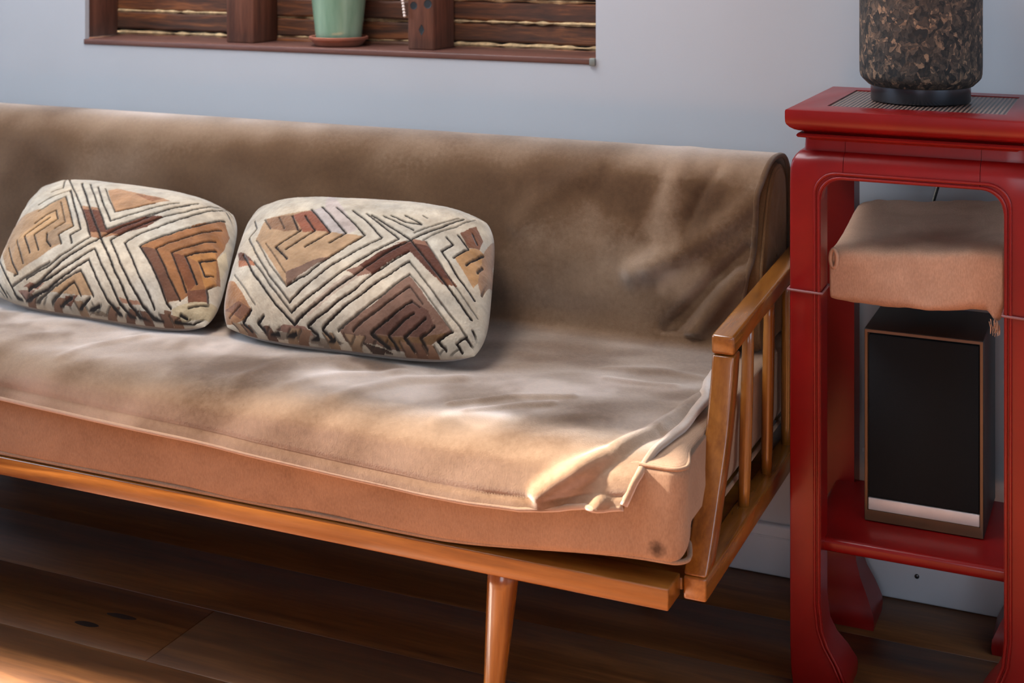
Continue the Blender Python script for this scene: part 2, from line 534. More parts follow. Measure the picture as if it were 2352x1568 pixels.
def holed_wall(name, x0, x1, u0, u1, z0, z1, hu0, hu1, hz0, hz1):
    """wall in the y-z plane between x0 and x1 with one opening"""
    us = [u0, hu0, hu1, u1]; zs = [z0, hz0, hz1, z1]
    bm = bmesh.new(); f = {}
    for x in (x0, x1):
        for i, u in enumerate(us):
            for k, zz in enumerate(zs):
                f[(i, k, x)] = bm.verts.new((x, u, zz))
    for i in range(3):
        for k in range(3):
            if i == 1 and k == 1:
                continue
            for x in (x0, x1):
                bm.faces.new([f[(i, k, x)], f[(i + 1, k, x)], f[(i + 1, k + 1, x)], f[(i, k + 1, x)]])
    for a, c_ in (((1, 1), (2, 1)), ((2, 1), (2, 2)), ((2, 2), (1, 2)), ((1, 2), (1, 1)),
                  ((0, 0), (3, 0)), ((3, 0), (3, 3)), ((3, 3), (0, 3)), ((0, 3), (0, 0))):
        bm.faces.new([f[(*a, x0)], f[(*c_, x0)], f[(*c_, x1)], f[(*a, x1)]])
    o = bm_obj(name, bm, 'wall')
    o['kind'] = 'structure'
    return o
holed_wall('wall_left', -3.80, -3.70, -5.2, 0.0, 0.0, 2.9, -2.75, -1.0, 1.10, 2.70)
def swap_xy(o):
    for v_ in o.data.vertices:
        x_, y_, z_ = v_.co
        v_.co = (y_, x_, z_)
    o.data.flip_normals()
holed_wall('wall_right', 1.30, 1.40, -5.2, 0.0, 0.0, 2.9, -1.85, -0.75, 0.85, 2.15)
fw_ = holed_wall('wall_front', -5.30, -5.20, -3.8, 1.4, 0.0, 2.9, -0.3, 1.1, 0.9, 2.3)
swap_xy(fw_)
cl = box('ceiling', -3.8, 1.3, -5.2, 0.014, 2.8, 2.9, 'wall', None, 0)
cl['kind'] = 'structure'

# studs and sheathing boards inside the opening
def stud(x0, x1, y0, y1, holes=()):
    bm = box_bm(x0, x1, y0, y1, SILL_Z, NZ1 + 0.05, 0.003, 1)
    o = bm_obj('stud', bm, 'stud', wall, True)
    for kind, hx, hz, r in holes:
        n = 4 if kind == 'diamond' else 18
        verts, faces = [], []
        for (rr, yy) in ((r, y0 - 0.0008), (r * 0.78, y0 - 0.0004)):
            for j in range(n):
                a = 2 * math.pi * j / n + math.pi / 2
                verts.append((hx + rr * (0.55 if kind == 'diamond' else 1) * math.cos(a), yy, hz + rr * math.sin(a)))
        faces = [tuple(range(n, 2 * n))] + [(j, (j + 1) % n, n + (j + 1) % n, n + j) for j in range(n)]
        h = from_data('bore_hole', verts, faces, 'black_plastic', o)
    return o
stud(-2.385, -2.303, 0.016, 0.143)
stud(-1.915, -1.84, 0.045, 0.143)
stud(-1.447, -1.384, 0.045, 0.143, (('round', -1.432, 1.044, 0.0085), ('round', -1.398, 1.048, 0.0095), ('diamond', -1.413, 0.993, 0.0125)))
stud(-0.99, -0.93, 0.016, 0.143)

row_h = 0.0475
random.seed(3)
z = 0.915
for r in range(17):
    for x0, x1 in ((-2.45, -1.877), (-1.874, -1.417), (-1.414, -0.9)):
        jz = random.uniform(-0.004, 0.004); jy = random.uniform(-0.006, 0.006)
        nseg = 10
        verts, faces = [], []
        hs = row_h - 0.007
        for i in range(nseg + 1):
            x = x0 + (x1 - x0) * i / nseg
            a = random.uniform(-0.0016, 0.0016); c_ = random.uniform(-0.0016, 0.0016)
            yb = 0.145 + jy
            verts += [(x, yb + 0.02, z + jz + a), (x, yb + 0.002, z + jz + a), (x, yb, z + jz + a + 0.004),
                      (x, yb, z + jz + hs + c_ - 0.004), (x, yb + 0.003, z + jz + hs + c_), (x, yb + 0.02, z + jz + hs + c_)]
        for i in range(nseg):
            for j in range(6):
                faces.append((i * 6 + j, i * 6 + (j + 1) % 6, (i + 1) * 6 + (j + 1) % 6, (i + 1) * 6 + j))
        faces += [(0, 1, 2, 3, 4, 5), tuple(nseg * 6 + j for j in range(6))]
        from_data('board', verts, faces, 'rough_board', wall)
        # squeezed-out mortar in the joint above
        if z < 1.5:
            ms = 26
            verts, faces = [], []
            for i in range(ms + 1):
                x = x0 + (x1 - x0) * i / ms
                t = random.choice((0.0015, 0.003, 0.004, 0.005, 0.006)); w_ = random.uniform(-0.003, 0.003)
                zc = z + jz + hs + 0.0035
                verts += [(x, 0.166, zc - t), (x, 0.149 + w_, zc - t), (x, 0.146 + w_, zc), (x, 0.150 + w_, zc + t), (x, 0.166, zc + t)]
            for i in range(ms):
                for j in range(5):
                    faces.append((i * 5 + j, i * 5 + (j + 1) % 5, (i + 1) * 5 + (j + 1) % 5, (i + 1) * 5 + j))
            faces += [(0, 1, 2, 3, 4), tuple(ms * 5 + j for j in range(5))]
            from_data('mortar', verts, faces, 'mortar', wall)
    z += row_h
box('backing', -2.5, -0.85, 0.168, 0.175, 0.85, 1.8, 'black_plastic', wall, 0)
box('sill', -2.284, -1.0, -0.003, 0.15, 0.938, SILL_Z, 'sill', wall, 0.002)
box('corner_clip', -1.012, -1.0, -0.006, 0.006, 0.936, 0.951, 'clip_metal', wall, 0.001)

bb = box('baseboard_back', -3.7, 1.3, -0.016, -0.0005, 0.0, 0.094, 'baseboard', None, 0.004)
bb['kind'] = 'structure'
tube('screw', [(-0.38, -0.0150, 0.048), (-0.38, -0.0172, 0.048), (-0.38, -0.0185, 0.048)], [0.0042, 0.0042, 0.003], 'dark_metal', bb, 16)
box('bead', -3.7, 1.3, -0.0175, -0.0155, 0.070, 0.074, 'baseboard', bb, 0.0008)

# plank floor
fl = from_data('floor', [(-3.7, -5.2, -0.03), (1.3, -5.2, -0.03), (1.3, 0.02, -0.03), (-3.7, 0.02, -0.03),
                         (-3.7, -5.2, -0.021), (1.3, -5.2, -0.021), (1.3, 0.02, -0.021), (-3.7, 0.02, -0.021)],
               [(0, 1, 2, 3), (4, 5, 6, 7), (0, 1, 5, 4), (1, 2, 6, 5), (2, 3, 7, 6), (3, 0, 4, 7)], 'black_plastic')
fl['kind'] = 'structure'
random.seed(21)
pw = 0.19
y = 0.016
row = 0
while y > -5.1:
    off_ = (row * 0.73) % 1.9
    cuts = [-3.7] + [c for c in (-3.7 + off_, -1.8 + off_, 0.1 + off_) if -3.4 < c < 1.0] + [1.3]
    cuts[-1] = 1.3
    for a, c_ in zip(cuts[:-1], cuts[1:]):
        box('plank', a + 0.0006, c_ - 0.0006, y - pw + 0.0004, y - 0.0004, -0.0205, 0.0, 'floor', fl, 0.0008, 1)
    y -= pw; row += 1

# two dark knots in the boards before the sofa
for kx, ky, ka, kb in ((-1.683, -0.686, 0.024, 0.0075), (-1.646, -0.639, 0.030, 0.007)):
    kv = [(kx + ka * math.cos(a) * (1 + 0.15 * math.sin(2 * a)), ky + kb * math.sin(a), 0.0004) for a in np.linspace(0, 2 * math.pi, 20, endpoint=False)]
    from_data('knot', kv + [(x_, y_, -0.002) for x_, y_, _ in kv], [tuple(range(20))] + [(j, (j + 1) % 20, 20 + (j + 1) % 20, 20 + j) for j in range(20)], 'knot', fl)

# ================================================================== SOFA
XR = -0.556           # outer face of the right arm
XL = -2.69            # outer face of the left arm
sofa = empty('sofa', (-1.62, -0.40, 0.0), 'long wooden-framed sofa with tan seat mattress and spindle arms, by the wall', 'sofa')
box('front_rail', XL + 0.039, -0.595, -0.79, -0.735, 0.280, 0.3105, 'teak', sofa, 0.002)
box('seat_board', XL + 0.045, -0.592, -0.734, -0.05, 0.286, 0.3035, 'teak', sofa, 0.002)
box('rear_rail', XL + 0.039, -0.595, -0.05, -0.02, 0.27, 0.34, 'teak', sofa, 0.002)

def loft_quads(name, secs, mat, parent, bev=0.0035):
    """secs: list of 4-corner rings -> solid, bevelled"""
    bm = bmesh.new()
    rings = [[bm.verts.new(p) for p in s] for s in secs]
    for a, b_ in zip(rings[:-1], rings[1:]):
        for j in range(4):
            bm.faces.new([a[j], a[(j + 1) % 4], b_[(j + 1) % 4], b_[j]])
    bm.faces.new(rings[0][::-1]); bm.faces.new(rings[-1])
    bmesh.ops.recalc_face_normals(bm, faces=bm.faces)
    es = [e for e in bm.edges if len(e.link_faces) == 2 and e.calc_face_angle(0) > 0.6]
    bmesh.ops.bevel(bm, geom=es, offset=bev, segments=3, profile=0.5, affect='EDGES')
    return bm_obj(name, bm, mat, parent, True)

def arm_frame(xo, s):
    """xo: outer face, s: +1 right arm (inner face at xo-.033) / -1 left arm"""
    xi = xo - s * 0.033
    # bottom rail
    secs = []
    for yy in (-0.742, -0.4, -0.02):
        zz = 0.278 + (yy + 0.742) * 0.012
        secs.append([(xi, yy, zz), (xo, yy, zz), (xo, yy, zz + 0.033), (xi, yy, zz + 0.033)])
    loft_quads('side_rail', secs, 'teak_y', sofa)
    # curved front post
    pts, _ = smooth_path([(-0.742, 0.312), (-0.712, 0.352), (-0.681, 0.400), (-0.640, 0.466), (-0.612, 0.535), (-0.600, 0.578)], 22)
    secs = []
    for i, (yy, zz) in enumerate(pts):
        d = 0.046 - 0.008 * i / 21
        zr = zz if 0 < i < 21 else zz
        secs.append([(xi, yy, zr), (xo, yy, zr), (xo, yy + d, zr), (xi, yy + d, zr)])
    loft_quads('arm_post', secs, 'teak_z', sofa)
    # armrest
    secs = []
    for yy in (-0.602, -0.42, -0.2, -0.03):
        zz = 0.579 + (yy + 0.602) * 0.066
        w0 = 0.001
        secs.append([(xi - s * w0, yy, zz), (xo + s * w0, yy, zz), (xo + s * w0, yy, zz + 0.029), (xi - s * w0, yy, zz + 0.029)])
    loft_quads('armrest', secs, 'teak_y', sofa, 0.005)
    # rear post
    secs = [[(xi, -0.06, zz), (xo, -0.06, zz), (xo, -0.025, zz), (xi, -0.025, zz)] for zz in (0.318, 0.61)]
    loft_quads('arm_post', secs, 'teak_z', sofa)
    xm = (xi + xo) / 2
    for yt, yb in ((-0.452, -0.482), (-0.318, -0.340), (-0.190, -0.200), (-0.10, -0.105)):
        zt = 0.585 + (yt + 0.602) * 0.066; zb = 0.306
        path = [(xm, yb + (yt - yb) * t, zb + (zt - zb) * t) for t in np.linspace(0, 1, 9)]
        rad = [0.0088 + 0.0012 * math.sin(math.pi * t) for t in np.linspace(0, 1, 9)]
        tube('spindle', path, rad, 'teak_z', sofa, 14)
arm_frame(XR, 1)
arm_frame(XL, -1)

for lx, ly, dx, dy in ((-0.858, -0.748, -0.02, -0.012), (-2.40, -0.748, 0.02, -0.012), (-0.858, -0.12, -0.02, 0.012), (-2.40, -0.12, 0.02, 0.012)):
    n = 9
    path = [(lx - dx * 0 + dx * (1 - t), ly + dy * (1 - t), 0.286 * t) for t in np.linspace(0, 1, n)]
    tube('leg', path, [0.0107 + 0.0137 * t for t in np.linspace(0, 1, n)], 'teak_z', sofa, 24)

# ---- seat mattress: rounded slab whose right end curls up off the rail
def mattress():
    y0, y1 = -0.785, -0.062
    x0 = XL + 0.035
    zb, zt = 0.3115, 0.470
    # ring of the cross-section in (y, z), unit corners
    ry = 0.014
    def ring(inset):
        a, b_ = y0 + inset, y1 - inset
        c_, d_ = 0.0 + inset * 0.9, 1.0
        pts = []
        nstr = 14
        R = 0.011
        for (cy, cz, a0) in ((a + R, 'b', 180), (b_ - R, 'b', 270), (b_ - R, 't', 0), (a + R, 't', 90)):
            for k in range(6):
                an = math.radians(a0 + 90 * k / 5)
                pts.append((cy + R * math.cos(an), cz, R * math.sin(an)))
        # order: start at lower-front, go along bottom to rear, up, along top to the front
        return pts
    xs = list(np.linspace(x0 + 0.03, -0.70, 60)) + list(np.linspace(-0.69, -0.612, 14))
    tail = [(-0.612 + 0.022 * math.sin(t), 0.022 * (1 - math.cos(t))) for t in np.linspace(0.2, math.pi / 2 - 0.02, 8)]
    head = [(x0 + 0.03 - 0.03 * math.sin(t), 0.03 * (1 - math.cos(t))) for t in np.linspace(math.pi / 2 - 0.02, 0.2, 8)]
    secs = [(x, i) for x, i in head] + [(x, 0.0) for x in xs] + tail
    V = []
    for x, inset in secs:
        lift = 0.030 * float(sstep(x, -0.98, -0.60))
        sag = 0.006 * math.sin(x * 5.1) * 0.5
        row_ = []
        for (py, cz, dz) in ring(inset):
            if cz == 'b':
                z = zb + lift + 0.011 + dz + inset * 1.6
            else:
                z = zt - 0.011 + dz - inset * 0.4 + 0.003 * float(sstep(x, -0.98, -0.60))
            yy = py
            # bulge of the front face and dome of the top
            row_.append((x, yy, z))
        # densify along the ring
        dense = []
        nr = len(row_)
        for k in range(nr):
            p, q = np.array(row_[k]), np.array(row_[(k + 1) % nr])
            m_ = 48 if np.linalg.norm(q - p) > 0.3 else (10 if np.linalg.norm(q - p) > 0.05 else 1)
            for j in range(m_):
                dense.append(p + (q - p) * j / m_)
        V.append(dense)
    V = np.array(V)
    ym = (y0 + y1) / 2
    push = sstep(V[..., 0], -0.66, -0.60) * sstep(V[..., 1], -0.695, -0.765)
    hz = (V[..., 2] - 0.39) / 0.08
    front = sstep(V[..., 1], -0.70, -0.775)
    V[..., 1] -= front * 0.005 * np.clip(1 - hz ** 2, 0, 1)
    top = sstep(V[..., 2], 0.44, 0.468)
    V[..., 2] += top * 0.008 * np.clip(1 - ((V[..., 1] - ym) / 0.36) ** 4, 0, 1)
    V[..., 2] += top * 0.004 * vnoise(V[..., 0] * 6, V[..., 1] * 6)
    V[..., 1] += front * (1 - sstep(V[..., 0], -0.70, -0.63)) * 0.006 * vnoise(V[..., 0] * 7 + 3, V[..., 2] * 9)
    # front corner pushes past the post
    V[..., 0] += push * 0.017
    o = grid_mesh('seat_mattress', V, 'mattress', sofa, closed_u=True)
    bm = bmesh.new(); bm.from_mesh(o.data)
    bmesh.ops.holes_fill(bm, edges=[e for e in bm.edges if e.is_boundary], sides=0)
    bmesh.ops.recalc_face_normals(bm, faces=bm.faces)
    bm.to_mesh(o.data); bm.free()
    for p in o.data.polygons:
        p.use_smooth = True
    return o
mat_o = mattress()
# piping along the upper and lower front edges, turning round the right end
def pipe_edge(zfun, r, gap, xs0):
    push = lambda yy: 0.017 * float(sstep(np.array(yy), -0.695, -0.765))
    pts = [(x, -0.785 - gap, zfun(x)) for x in np.linspace(xs0, -0.632, 60)]
    pts += [(-0.612 + 0.024 * 0.5, -0.785 - gap, zfun(-0.6))]
    for t in np.linspace(0.25, math.pi / 2, 7):
        yy = -0.785 + 0.022 * (1 - math.cos(t)) - gap * math.cos(t)
        pts.append((-0.612 + 0.022 * math.sin(t) + push(yy) + gap * math.sin(t), yy, zfun(-0.6)))
    for yy in np.linspace(-0.752, -0.12, 36):
        pts.append((-0.590 + push(yy) + gap, yy, zfun(-0.6)))
    return tube('piping', pts, r, 'mattress', mat_o, 8)
pipe_edge(lambda x: 0.4675 + 0.003 * float(sstep(np.array(x), -0.98, -0.6)), 0.0030, -0.0030, -0.6385)
pipe_edge(lambda x: 0.3150 + 0.030 * float(sstep(np.array(x), -0.98, -0.60)), 0.0036, -0.0015, XL + 0.06)
# ---- back cushion
def back_cushion():
    prof, _ = smooth_path([(-0.075, 0.476), (-0.062, 0.60), (-0.066, 0.74), (-0.085, 0.778), (-0.115, 0.790), (-0.158, 0.782),
                           (-0.192, 0.748), (-0.222, 0.68), (-0.248, 0.58), (-0.256, 0.51), (-0.240, 0.480), (-0.16, 0.476)], 90)
    cyz = np.array([-0.15, 0.63])
    V = []
    x0, x1 = XL + 0.05, -0.602
    ends = [(x0 + 0.02 - 0.02 * math.sin(t), 0.02 * (1 - math.cos(t))) for t in np.linspace(math.pi / 2, 0.1, 7)]
    mid = [(x, 0) for x in np.linspace(x0 + 0.02, x1 - 0.02, 40)]
    e2 = [(x1 - 0.02 + 0.02 * math.sin(t), 0.02 * (1 - math.cos(t))) for t in np.linspace(0.1, math.pi / 2, 7)]
    for x, ins in ends + mid + e2:
        d = prof - cyz
        L = np.linalg.norm(d, axis=1)[:, None]
        p = cyz + d * np.clip((L - ins) / L, 0, 1)
        V.append(np.concatenate([np.full((len(p), 1), x), p], 1))
    # wrinkled end panel
    base = V[-1]
    for k in (0.75, 0.5, 0.25, 0.02):
        q = base.copy()
        q[:, 1:] = cyz + (base[:, 1:] - cyz) * k
        q[:, 0] += 0.002 * np.sin(q[:, 2] * 120 + 2 * np.sin(q[:, 1] * 40)) - 0.001
        V.append(q)
    V = np.array(V)
    V[..., 2] = np.maximum(V[..., 2], 0.4725)
    o = grid_mesh('back_cushion', V, 'back_fabric', sofa, closed_u=True)
    # piping round the end panel
    pp = np.concatenate([np.full((90, 1), x1 - 0.005), cyz + (prof - cyz) * 0.955], 1)
    pp = pp[(pp[:, 2] > 0.485)]
    tube('piping', pp, 0.003, 'back_fabric', o, 8)
    return o
back_o = back_cushion()

# ================================================================== THROW BLANKET
prof, sarc = smooth_path([(-0.048, 0.40), (-0.046, 0.60), (-0.050, 0.735), (-0.068, 0.783), (-0.112, 0.800), (-0.163, 0.793), (-0.203, 0.756),
                          (-0.234, 0.68), (-0.260, 0.58), (-0.271, 0.515), (-0.292, 0.4875), (-0.36, 0.4855), (-0.55, 0.488),
                          (-0.70, 0.4865), (-0.757, 0.481), (-0.789, 0.463), (-0.7995, 0.438), (-0.8015, 0.375)], 700)
s_of = lambda pt: float(sarc[np.argmin((prof[:, 0] - pt[0]) ** 2 + (prof[:, 1] - pt[1]) ** 2)])
s_seat0 = s_of((-0.36, 0.4855))
flat_of = lambda s: -0.36 - (s - s_seat0)          # flattened depth coordinate on the seat and over the front edge
s_back = lambda z: s_of((np.interp(z, [0.515, 0.58, 0.68, 0.756, 0.793], [-0.271, -0.260, -0.234, -0.203, -0.163]), z))
hem_x = np.array([-2.7, -2.1, -1.78, -1.417, -1.096, -0.949, -0.86, -0.784, -0.73, -0.692, -0.665, -0.64])
hem_z = np.array([0.424, 0.420, 0.416, 0.405, 0.391, 0.386, 0.386, 0.389, 0.399, 0.410, 0.411, 0.416])
edge_s = [0.0, s_of((-0.046, 0.60)), s_of((-0.112, 0.80)), s_back(0.75), s_back(0.67), s_back(0.60), s_of((-0.271, 0.515)),
          s_of((-0.36, 0.4855)), s_seat0 + 0.09, s_seat0 + 0.20, s_seat0 + 0.307, s_seat0 + 0.40, s_seat0 + 0.44, s_seat0 + 0.47, s_seat0 + 0.52]
edge_x = [-0.600, -0.600, -0.604, -0.618, -0.622, -0.628, -0.640, -0.648, -0.640, -0.612, -0.615, -0.628, -0.636, -0.648, -0.668]

def blanket_points(X, S):
    """X: world x, S: arc position -> displaced world points"""
    y = np.interp(S, sarc, prof[:, 0]); z = np.interp(S, sarc, prof[:, 1])
    e = 0.002
    ty = (np.interp(S + e, sarc, prof[:, 0]) - np.interp(S - e, sarc, prof[:, 0]))
    tz = (np.interp(S + e, sarc, prof[:, 1]) - np.interp(S - e, sarc, prof[:, 1]))
    L = np.hypot(ty, tz) + 1e-9
    ny, nz = -tz / L, ty / L
    # outward: on the seat +z, on the back -y
    flip = np.where((S > s_seat0 - 0.02) & (nz < 0), -1.0, 1.0)
    ny, nz = -ny, -nz
    f = flat_of(S)
    d = np.zeros_like(X)
    seat = sstep(S, s_seat0 - 0.03, s_seat0 + 0.05)
    seat_only = seat * (1 - sstep(S, s_seat0 + 0.42, s_seat0 + 0.47))
    back = (1 - sstep(S, s_back(0.56), s_of((-0.271, 0.515)) + 0.02)) * sstep(S, s_of((-0.163, 0.793)), s_back(0.74))
    warp = 0.08 * vnoise(X * 4, f * 4 + 7)
    # soft brushed wrinkles on the seat, running slantwise
    a, c_ = math.cos(0.6), math.sin(0.6)
    u = (X * a + f * c_ + warp); w = (-X * c_ + f * a)
    d += seat_only * (0.0075 * vnoise(u * 5, w * 11 + 3) + 0.0032 * vnoise(u * 11 + 9, w * 24) + 0.0008 * vnoise(u * 24, w * 60))
    d += seat * 0.006 * vnoise(X * 3.1 + 40, f * 3.0)
    d += back * (0.010 * vnoise(X * 5 + 11, S * 5) + 0.003 * vnoise(X * 12 + 4, S * 11) + 0.0006 * vnoise(X * 30, S * 26))
    def ridge(pts, amp, wid, xx, yy, mask):
        return mask * amp * np.exp(-(seg_dist(xx, yy, pts) / wid) ** 2)
    one = seat
    d += ridge([(-0.775, -0.845), (-0.755, -0.828), (-0.725, -0.808), (-0.68, -0.775), (-0.648, -0.71), (-0.626, -0.61), (-0.620, -0.535)], 0.013, 0.012, X, f, one)
    d += ridge([(-0.735, -0.850), (-0.70, -0.815), (-0.665, -0.765), (-0.638, -0.71)], -0.004, 0.012, X, f, one)
    d += ridge([(-0.705, -0.87), (-0.685, -0.84)], 0.008, 0.010, X, f, one)
    for pts, amp, wid in (
            ([(-0.961, -0.711), (-0.891, -0.657), (-0.80, -0.625)], 0.0050, 0.007),
            ([(-0.924, -0.730), (-0.867, -0.683), (-0.82, -0.66)], 0.0040, 0.007),
            ([(-1.222, -0.745), (-1.195, -0.70), (-1.169, -0.667), (-1.10, -0.62)], 0.0032, 0.014),
            ([(-1.136, -0.755), (-1.11, -0.71), (-1.076, -0.649), (-1.0, -0.60)], 0.0040, 0.014),
            ([(-1.32, -0.73), (-1.29, -0.655), (-1.22, -0.60)], 0.0030, 0.016),
            ([(-1.668, -0.757), (-1.655, -0.70), (-1.60, -0.63)], 0.0032, 0.012),
            ([(-0.955, -0.765), (-0.923, -0.745), (-0.865, -0.740)], 0.0028, 0.016),
            ([(-1.19, -0.64), (-1.14, -0.625)], -0.0060, 0.022),
            ([(-0.80, -0.46), (-0.72, -0.43), (-0.66, -0.44)], 0.0040, 0.012),
            ([(-0.78, -0.52), (-0.68, -0.50)], 0.0035, 0.010)):
        d += ridge(pts, amp, wid, X, f, seat_only)
    bz = z
    for pts, amp, wid in (
            ([(-0.622, 0.735), (-0.660, 0.700), (-0.705, 0.668), (-0.76, 0.63), (-0.83, 0.60)], 0.013, 0.020),
            ([(-0.625, 0.650), (-0.683, 0.597), (-0.735, 0.535), (-0.76, 0.51)], -0.016, 0.015),
            ([(-0.640, 0.610), (-0.680, 0.555), (-0.715, 0.505)], 0.011, 0.013),
            ([(-0.70, 0.775), (-0.72, 0.74), (-0.735, 0.70)], -0.006, 0.013),
            ([(-0.77, 0.775), (-0.775, 0.72), (-0.77, 0.66), (-0.80, 0.61)], 0.007, 0.022),
            ([(-0.87, 0.66), (-0.92, 0.62), (-1.0, 0.60)], 0.003, 0.03),
            ([(-0.95, 0.75), (-1.02, 0.71), (-1.06, 0.66)], 0.005, 0.02)):
        m_ = (S < s_of((-0.271, 0.515)) + 0.01) & (S > s_of((-0.112, 0.80)))
        d += ridge(pts, amp, wid, X, bz, m_.astype(float))
    d = np.maximum(d, -0.010)
    # lower edge flares a little and wavers
    fl_ = sstep(S, s_seat0 + 0.455, s_seat0 + 0.53)
    d += fl_ * (0.009 + 0.007 * vnoise(X * 4.5, X * 0) + 0.003 * vnoise(X * 13 + 2, X * 0))
    d -= 0.0025 * np.exp(-((S - (hem_s(X) - 0.019)) / 0.0035) ** 2) * (X > -2.4)
    return np.stack([X, y + ny * d, z + nz * d], -1)

def hem_s(x):
    zz = np.interp(x, hem_x, hem_z)
    zz = zz + 0.0018 * vnoise(x * 9, x * 0 + 5)
    # invert z -> s on the hanging part
    k = sarc > s_seat0 + 0.40
    return np.interp(-zz, -prof[k, 1], sarc[k])

NS, NU = 330, 460
tt = np.linspace(0, 1, NS)[:, None]; uu = np.linspace(0, 1, NU)[None, :]
xl = XL + 0.06
uw = uu ** 0.80                                         # denser towards the right end
Xg = xl + (-0.64 - xl) * uw + 0 * tt
Sg = tt * hem_s(Xg)
xr = np.interp(Sg, edge_s, edge_x) + 0.003 * vnoise(Sg * 14, Sg * 0 + 2)
Xg = xl + (xr - xl) * uw
B = blanket_points(Xg, Sg)
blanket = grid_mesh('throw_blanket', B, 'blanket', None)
tag(blanket, 'beige plush throw blanket draped over the sofa back and seat', 'blanket')
# brushed-pile patches plus light painted by region: bright seat, dim back
def set_nap_light(o, Xn, Sn):
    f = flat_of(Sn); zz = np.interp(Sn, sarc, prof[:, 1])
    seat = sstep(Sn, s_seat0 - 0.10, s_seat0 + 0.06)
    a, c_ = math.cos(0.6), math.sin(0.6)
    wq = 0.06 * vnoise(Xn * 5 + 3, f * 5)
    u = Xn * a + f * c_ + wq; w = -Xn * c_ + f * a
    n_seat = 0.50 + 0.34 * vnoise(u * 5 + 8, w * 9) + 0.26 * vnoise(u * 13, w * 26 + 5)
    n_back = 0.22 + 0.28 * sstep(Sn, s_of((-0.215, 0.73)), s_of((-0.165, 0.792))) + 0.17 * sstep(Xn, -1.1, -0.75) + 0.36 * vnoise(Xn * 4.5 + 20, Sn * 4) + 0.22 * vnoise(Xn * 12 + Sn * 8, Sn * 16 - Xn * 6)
    nap_light = n_back * (1 - seat) + (n_seat + 0.12 * sstep(f, -0.66, -0.78)) * seat  # seat painted brighter than the back, its front roll brighter still
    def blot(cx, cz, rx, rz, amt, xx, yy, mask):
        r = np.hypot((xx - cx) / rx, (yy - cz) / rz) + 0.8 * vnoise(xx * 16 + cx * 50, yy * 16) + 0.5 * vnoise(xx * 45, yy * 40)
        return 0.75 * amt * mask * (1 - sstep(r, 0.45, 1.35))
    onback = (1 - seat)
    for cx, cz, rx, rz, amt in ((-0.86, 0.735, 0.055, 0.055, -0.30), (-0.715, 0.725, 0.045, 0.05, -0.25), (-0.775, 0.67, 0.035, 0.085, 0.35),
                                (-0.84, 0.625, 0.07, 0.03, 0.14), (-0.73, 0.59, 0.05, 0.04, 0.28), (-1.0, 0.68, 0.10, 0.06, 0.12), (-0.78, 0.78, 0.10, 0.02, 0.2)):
        nap_light = nap_light + blot(cx, cz, rx, rz, amt, Xn, zz, onback)
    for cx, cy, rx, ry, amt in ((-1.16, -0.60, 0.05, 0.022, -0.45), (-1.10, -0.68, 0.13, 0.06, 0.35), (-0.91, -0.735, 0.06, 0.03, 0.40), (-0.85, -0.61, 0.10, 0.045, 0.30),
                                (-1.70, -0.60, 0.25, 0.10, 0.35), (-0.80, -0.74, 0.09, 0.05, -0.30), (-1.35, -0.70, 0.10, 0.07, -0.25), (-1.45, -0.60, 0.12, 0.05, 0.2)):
        nap_light = nap_light + blot(cx, cy, rx, ry, amt, Xn, f, seat)
    at_ = o.data.attributes.new('nap_light', 'FLOAT', 'POINT')
    at_.data.foreach_set('value', np.clip(nap_light, 0, 1).astype(np.float32).ravel())
set_nap_light(blanket, Xg, Sg)
md = blanket.modifiers.new('thickness', 'SOLIDIFY'); md.thickness = 0.005; md.offset = -1.0; md.use_even_offset = False
# rolled hems
path = B[-1, ::2] + np.array([0, 0, 0.002])
tube('hem', np.vstack([path, B[-1, -1:] + np.array([[0.001, 0, 0.002]])]), 0.0052, 'blanket', blanket, 10)
ew = np.array([0.0074 + 0.0015 * math.sin(i * 0.11) for i in range(len(B[::2, -1]))])
ew = ew * (1.0 - 0.28 * sstep(B[::2, -1, 1], -0.40, -0.30))
tube('hem', B[::2, -1] + np.array([0, 0, 0.001]), ew, 'blanket', blanket, 10)
# overlock stitching a little above the hem
xs = np.linspace(-2.3, -0.74, 700)
ss = hem_s(xs) - 0.019 + 0.0026 * np.where(np.arange(700) % 2 == 0, 1, -1)
st = blanket_points(xs, ss)
st[:, 1] -= 0.0034; st[:, 2] += 0.0008
tube('stitching', st, 0.0011, 'thread', blanket, 5)

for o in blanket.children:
    at_ = o.data.attributes.new('nap_light', 'FLOAT', 'POINT')
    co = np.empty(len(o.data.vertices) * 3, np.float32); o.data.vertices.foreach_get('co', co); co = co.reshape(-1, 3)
    val = np.where((co[:, 2] > 0.52) | (co[:, 1] > -0.29), 0.30, 0.85).astype(np.float32)  # hems keep the painted split: dim on the back, bright on the seat
    at_.data.foreach_set('value', val)

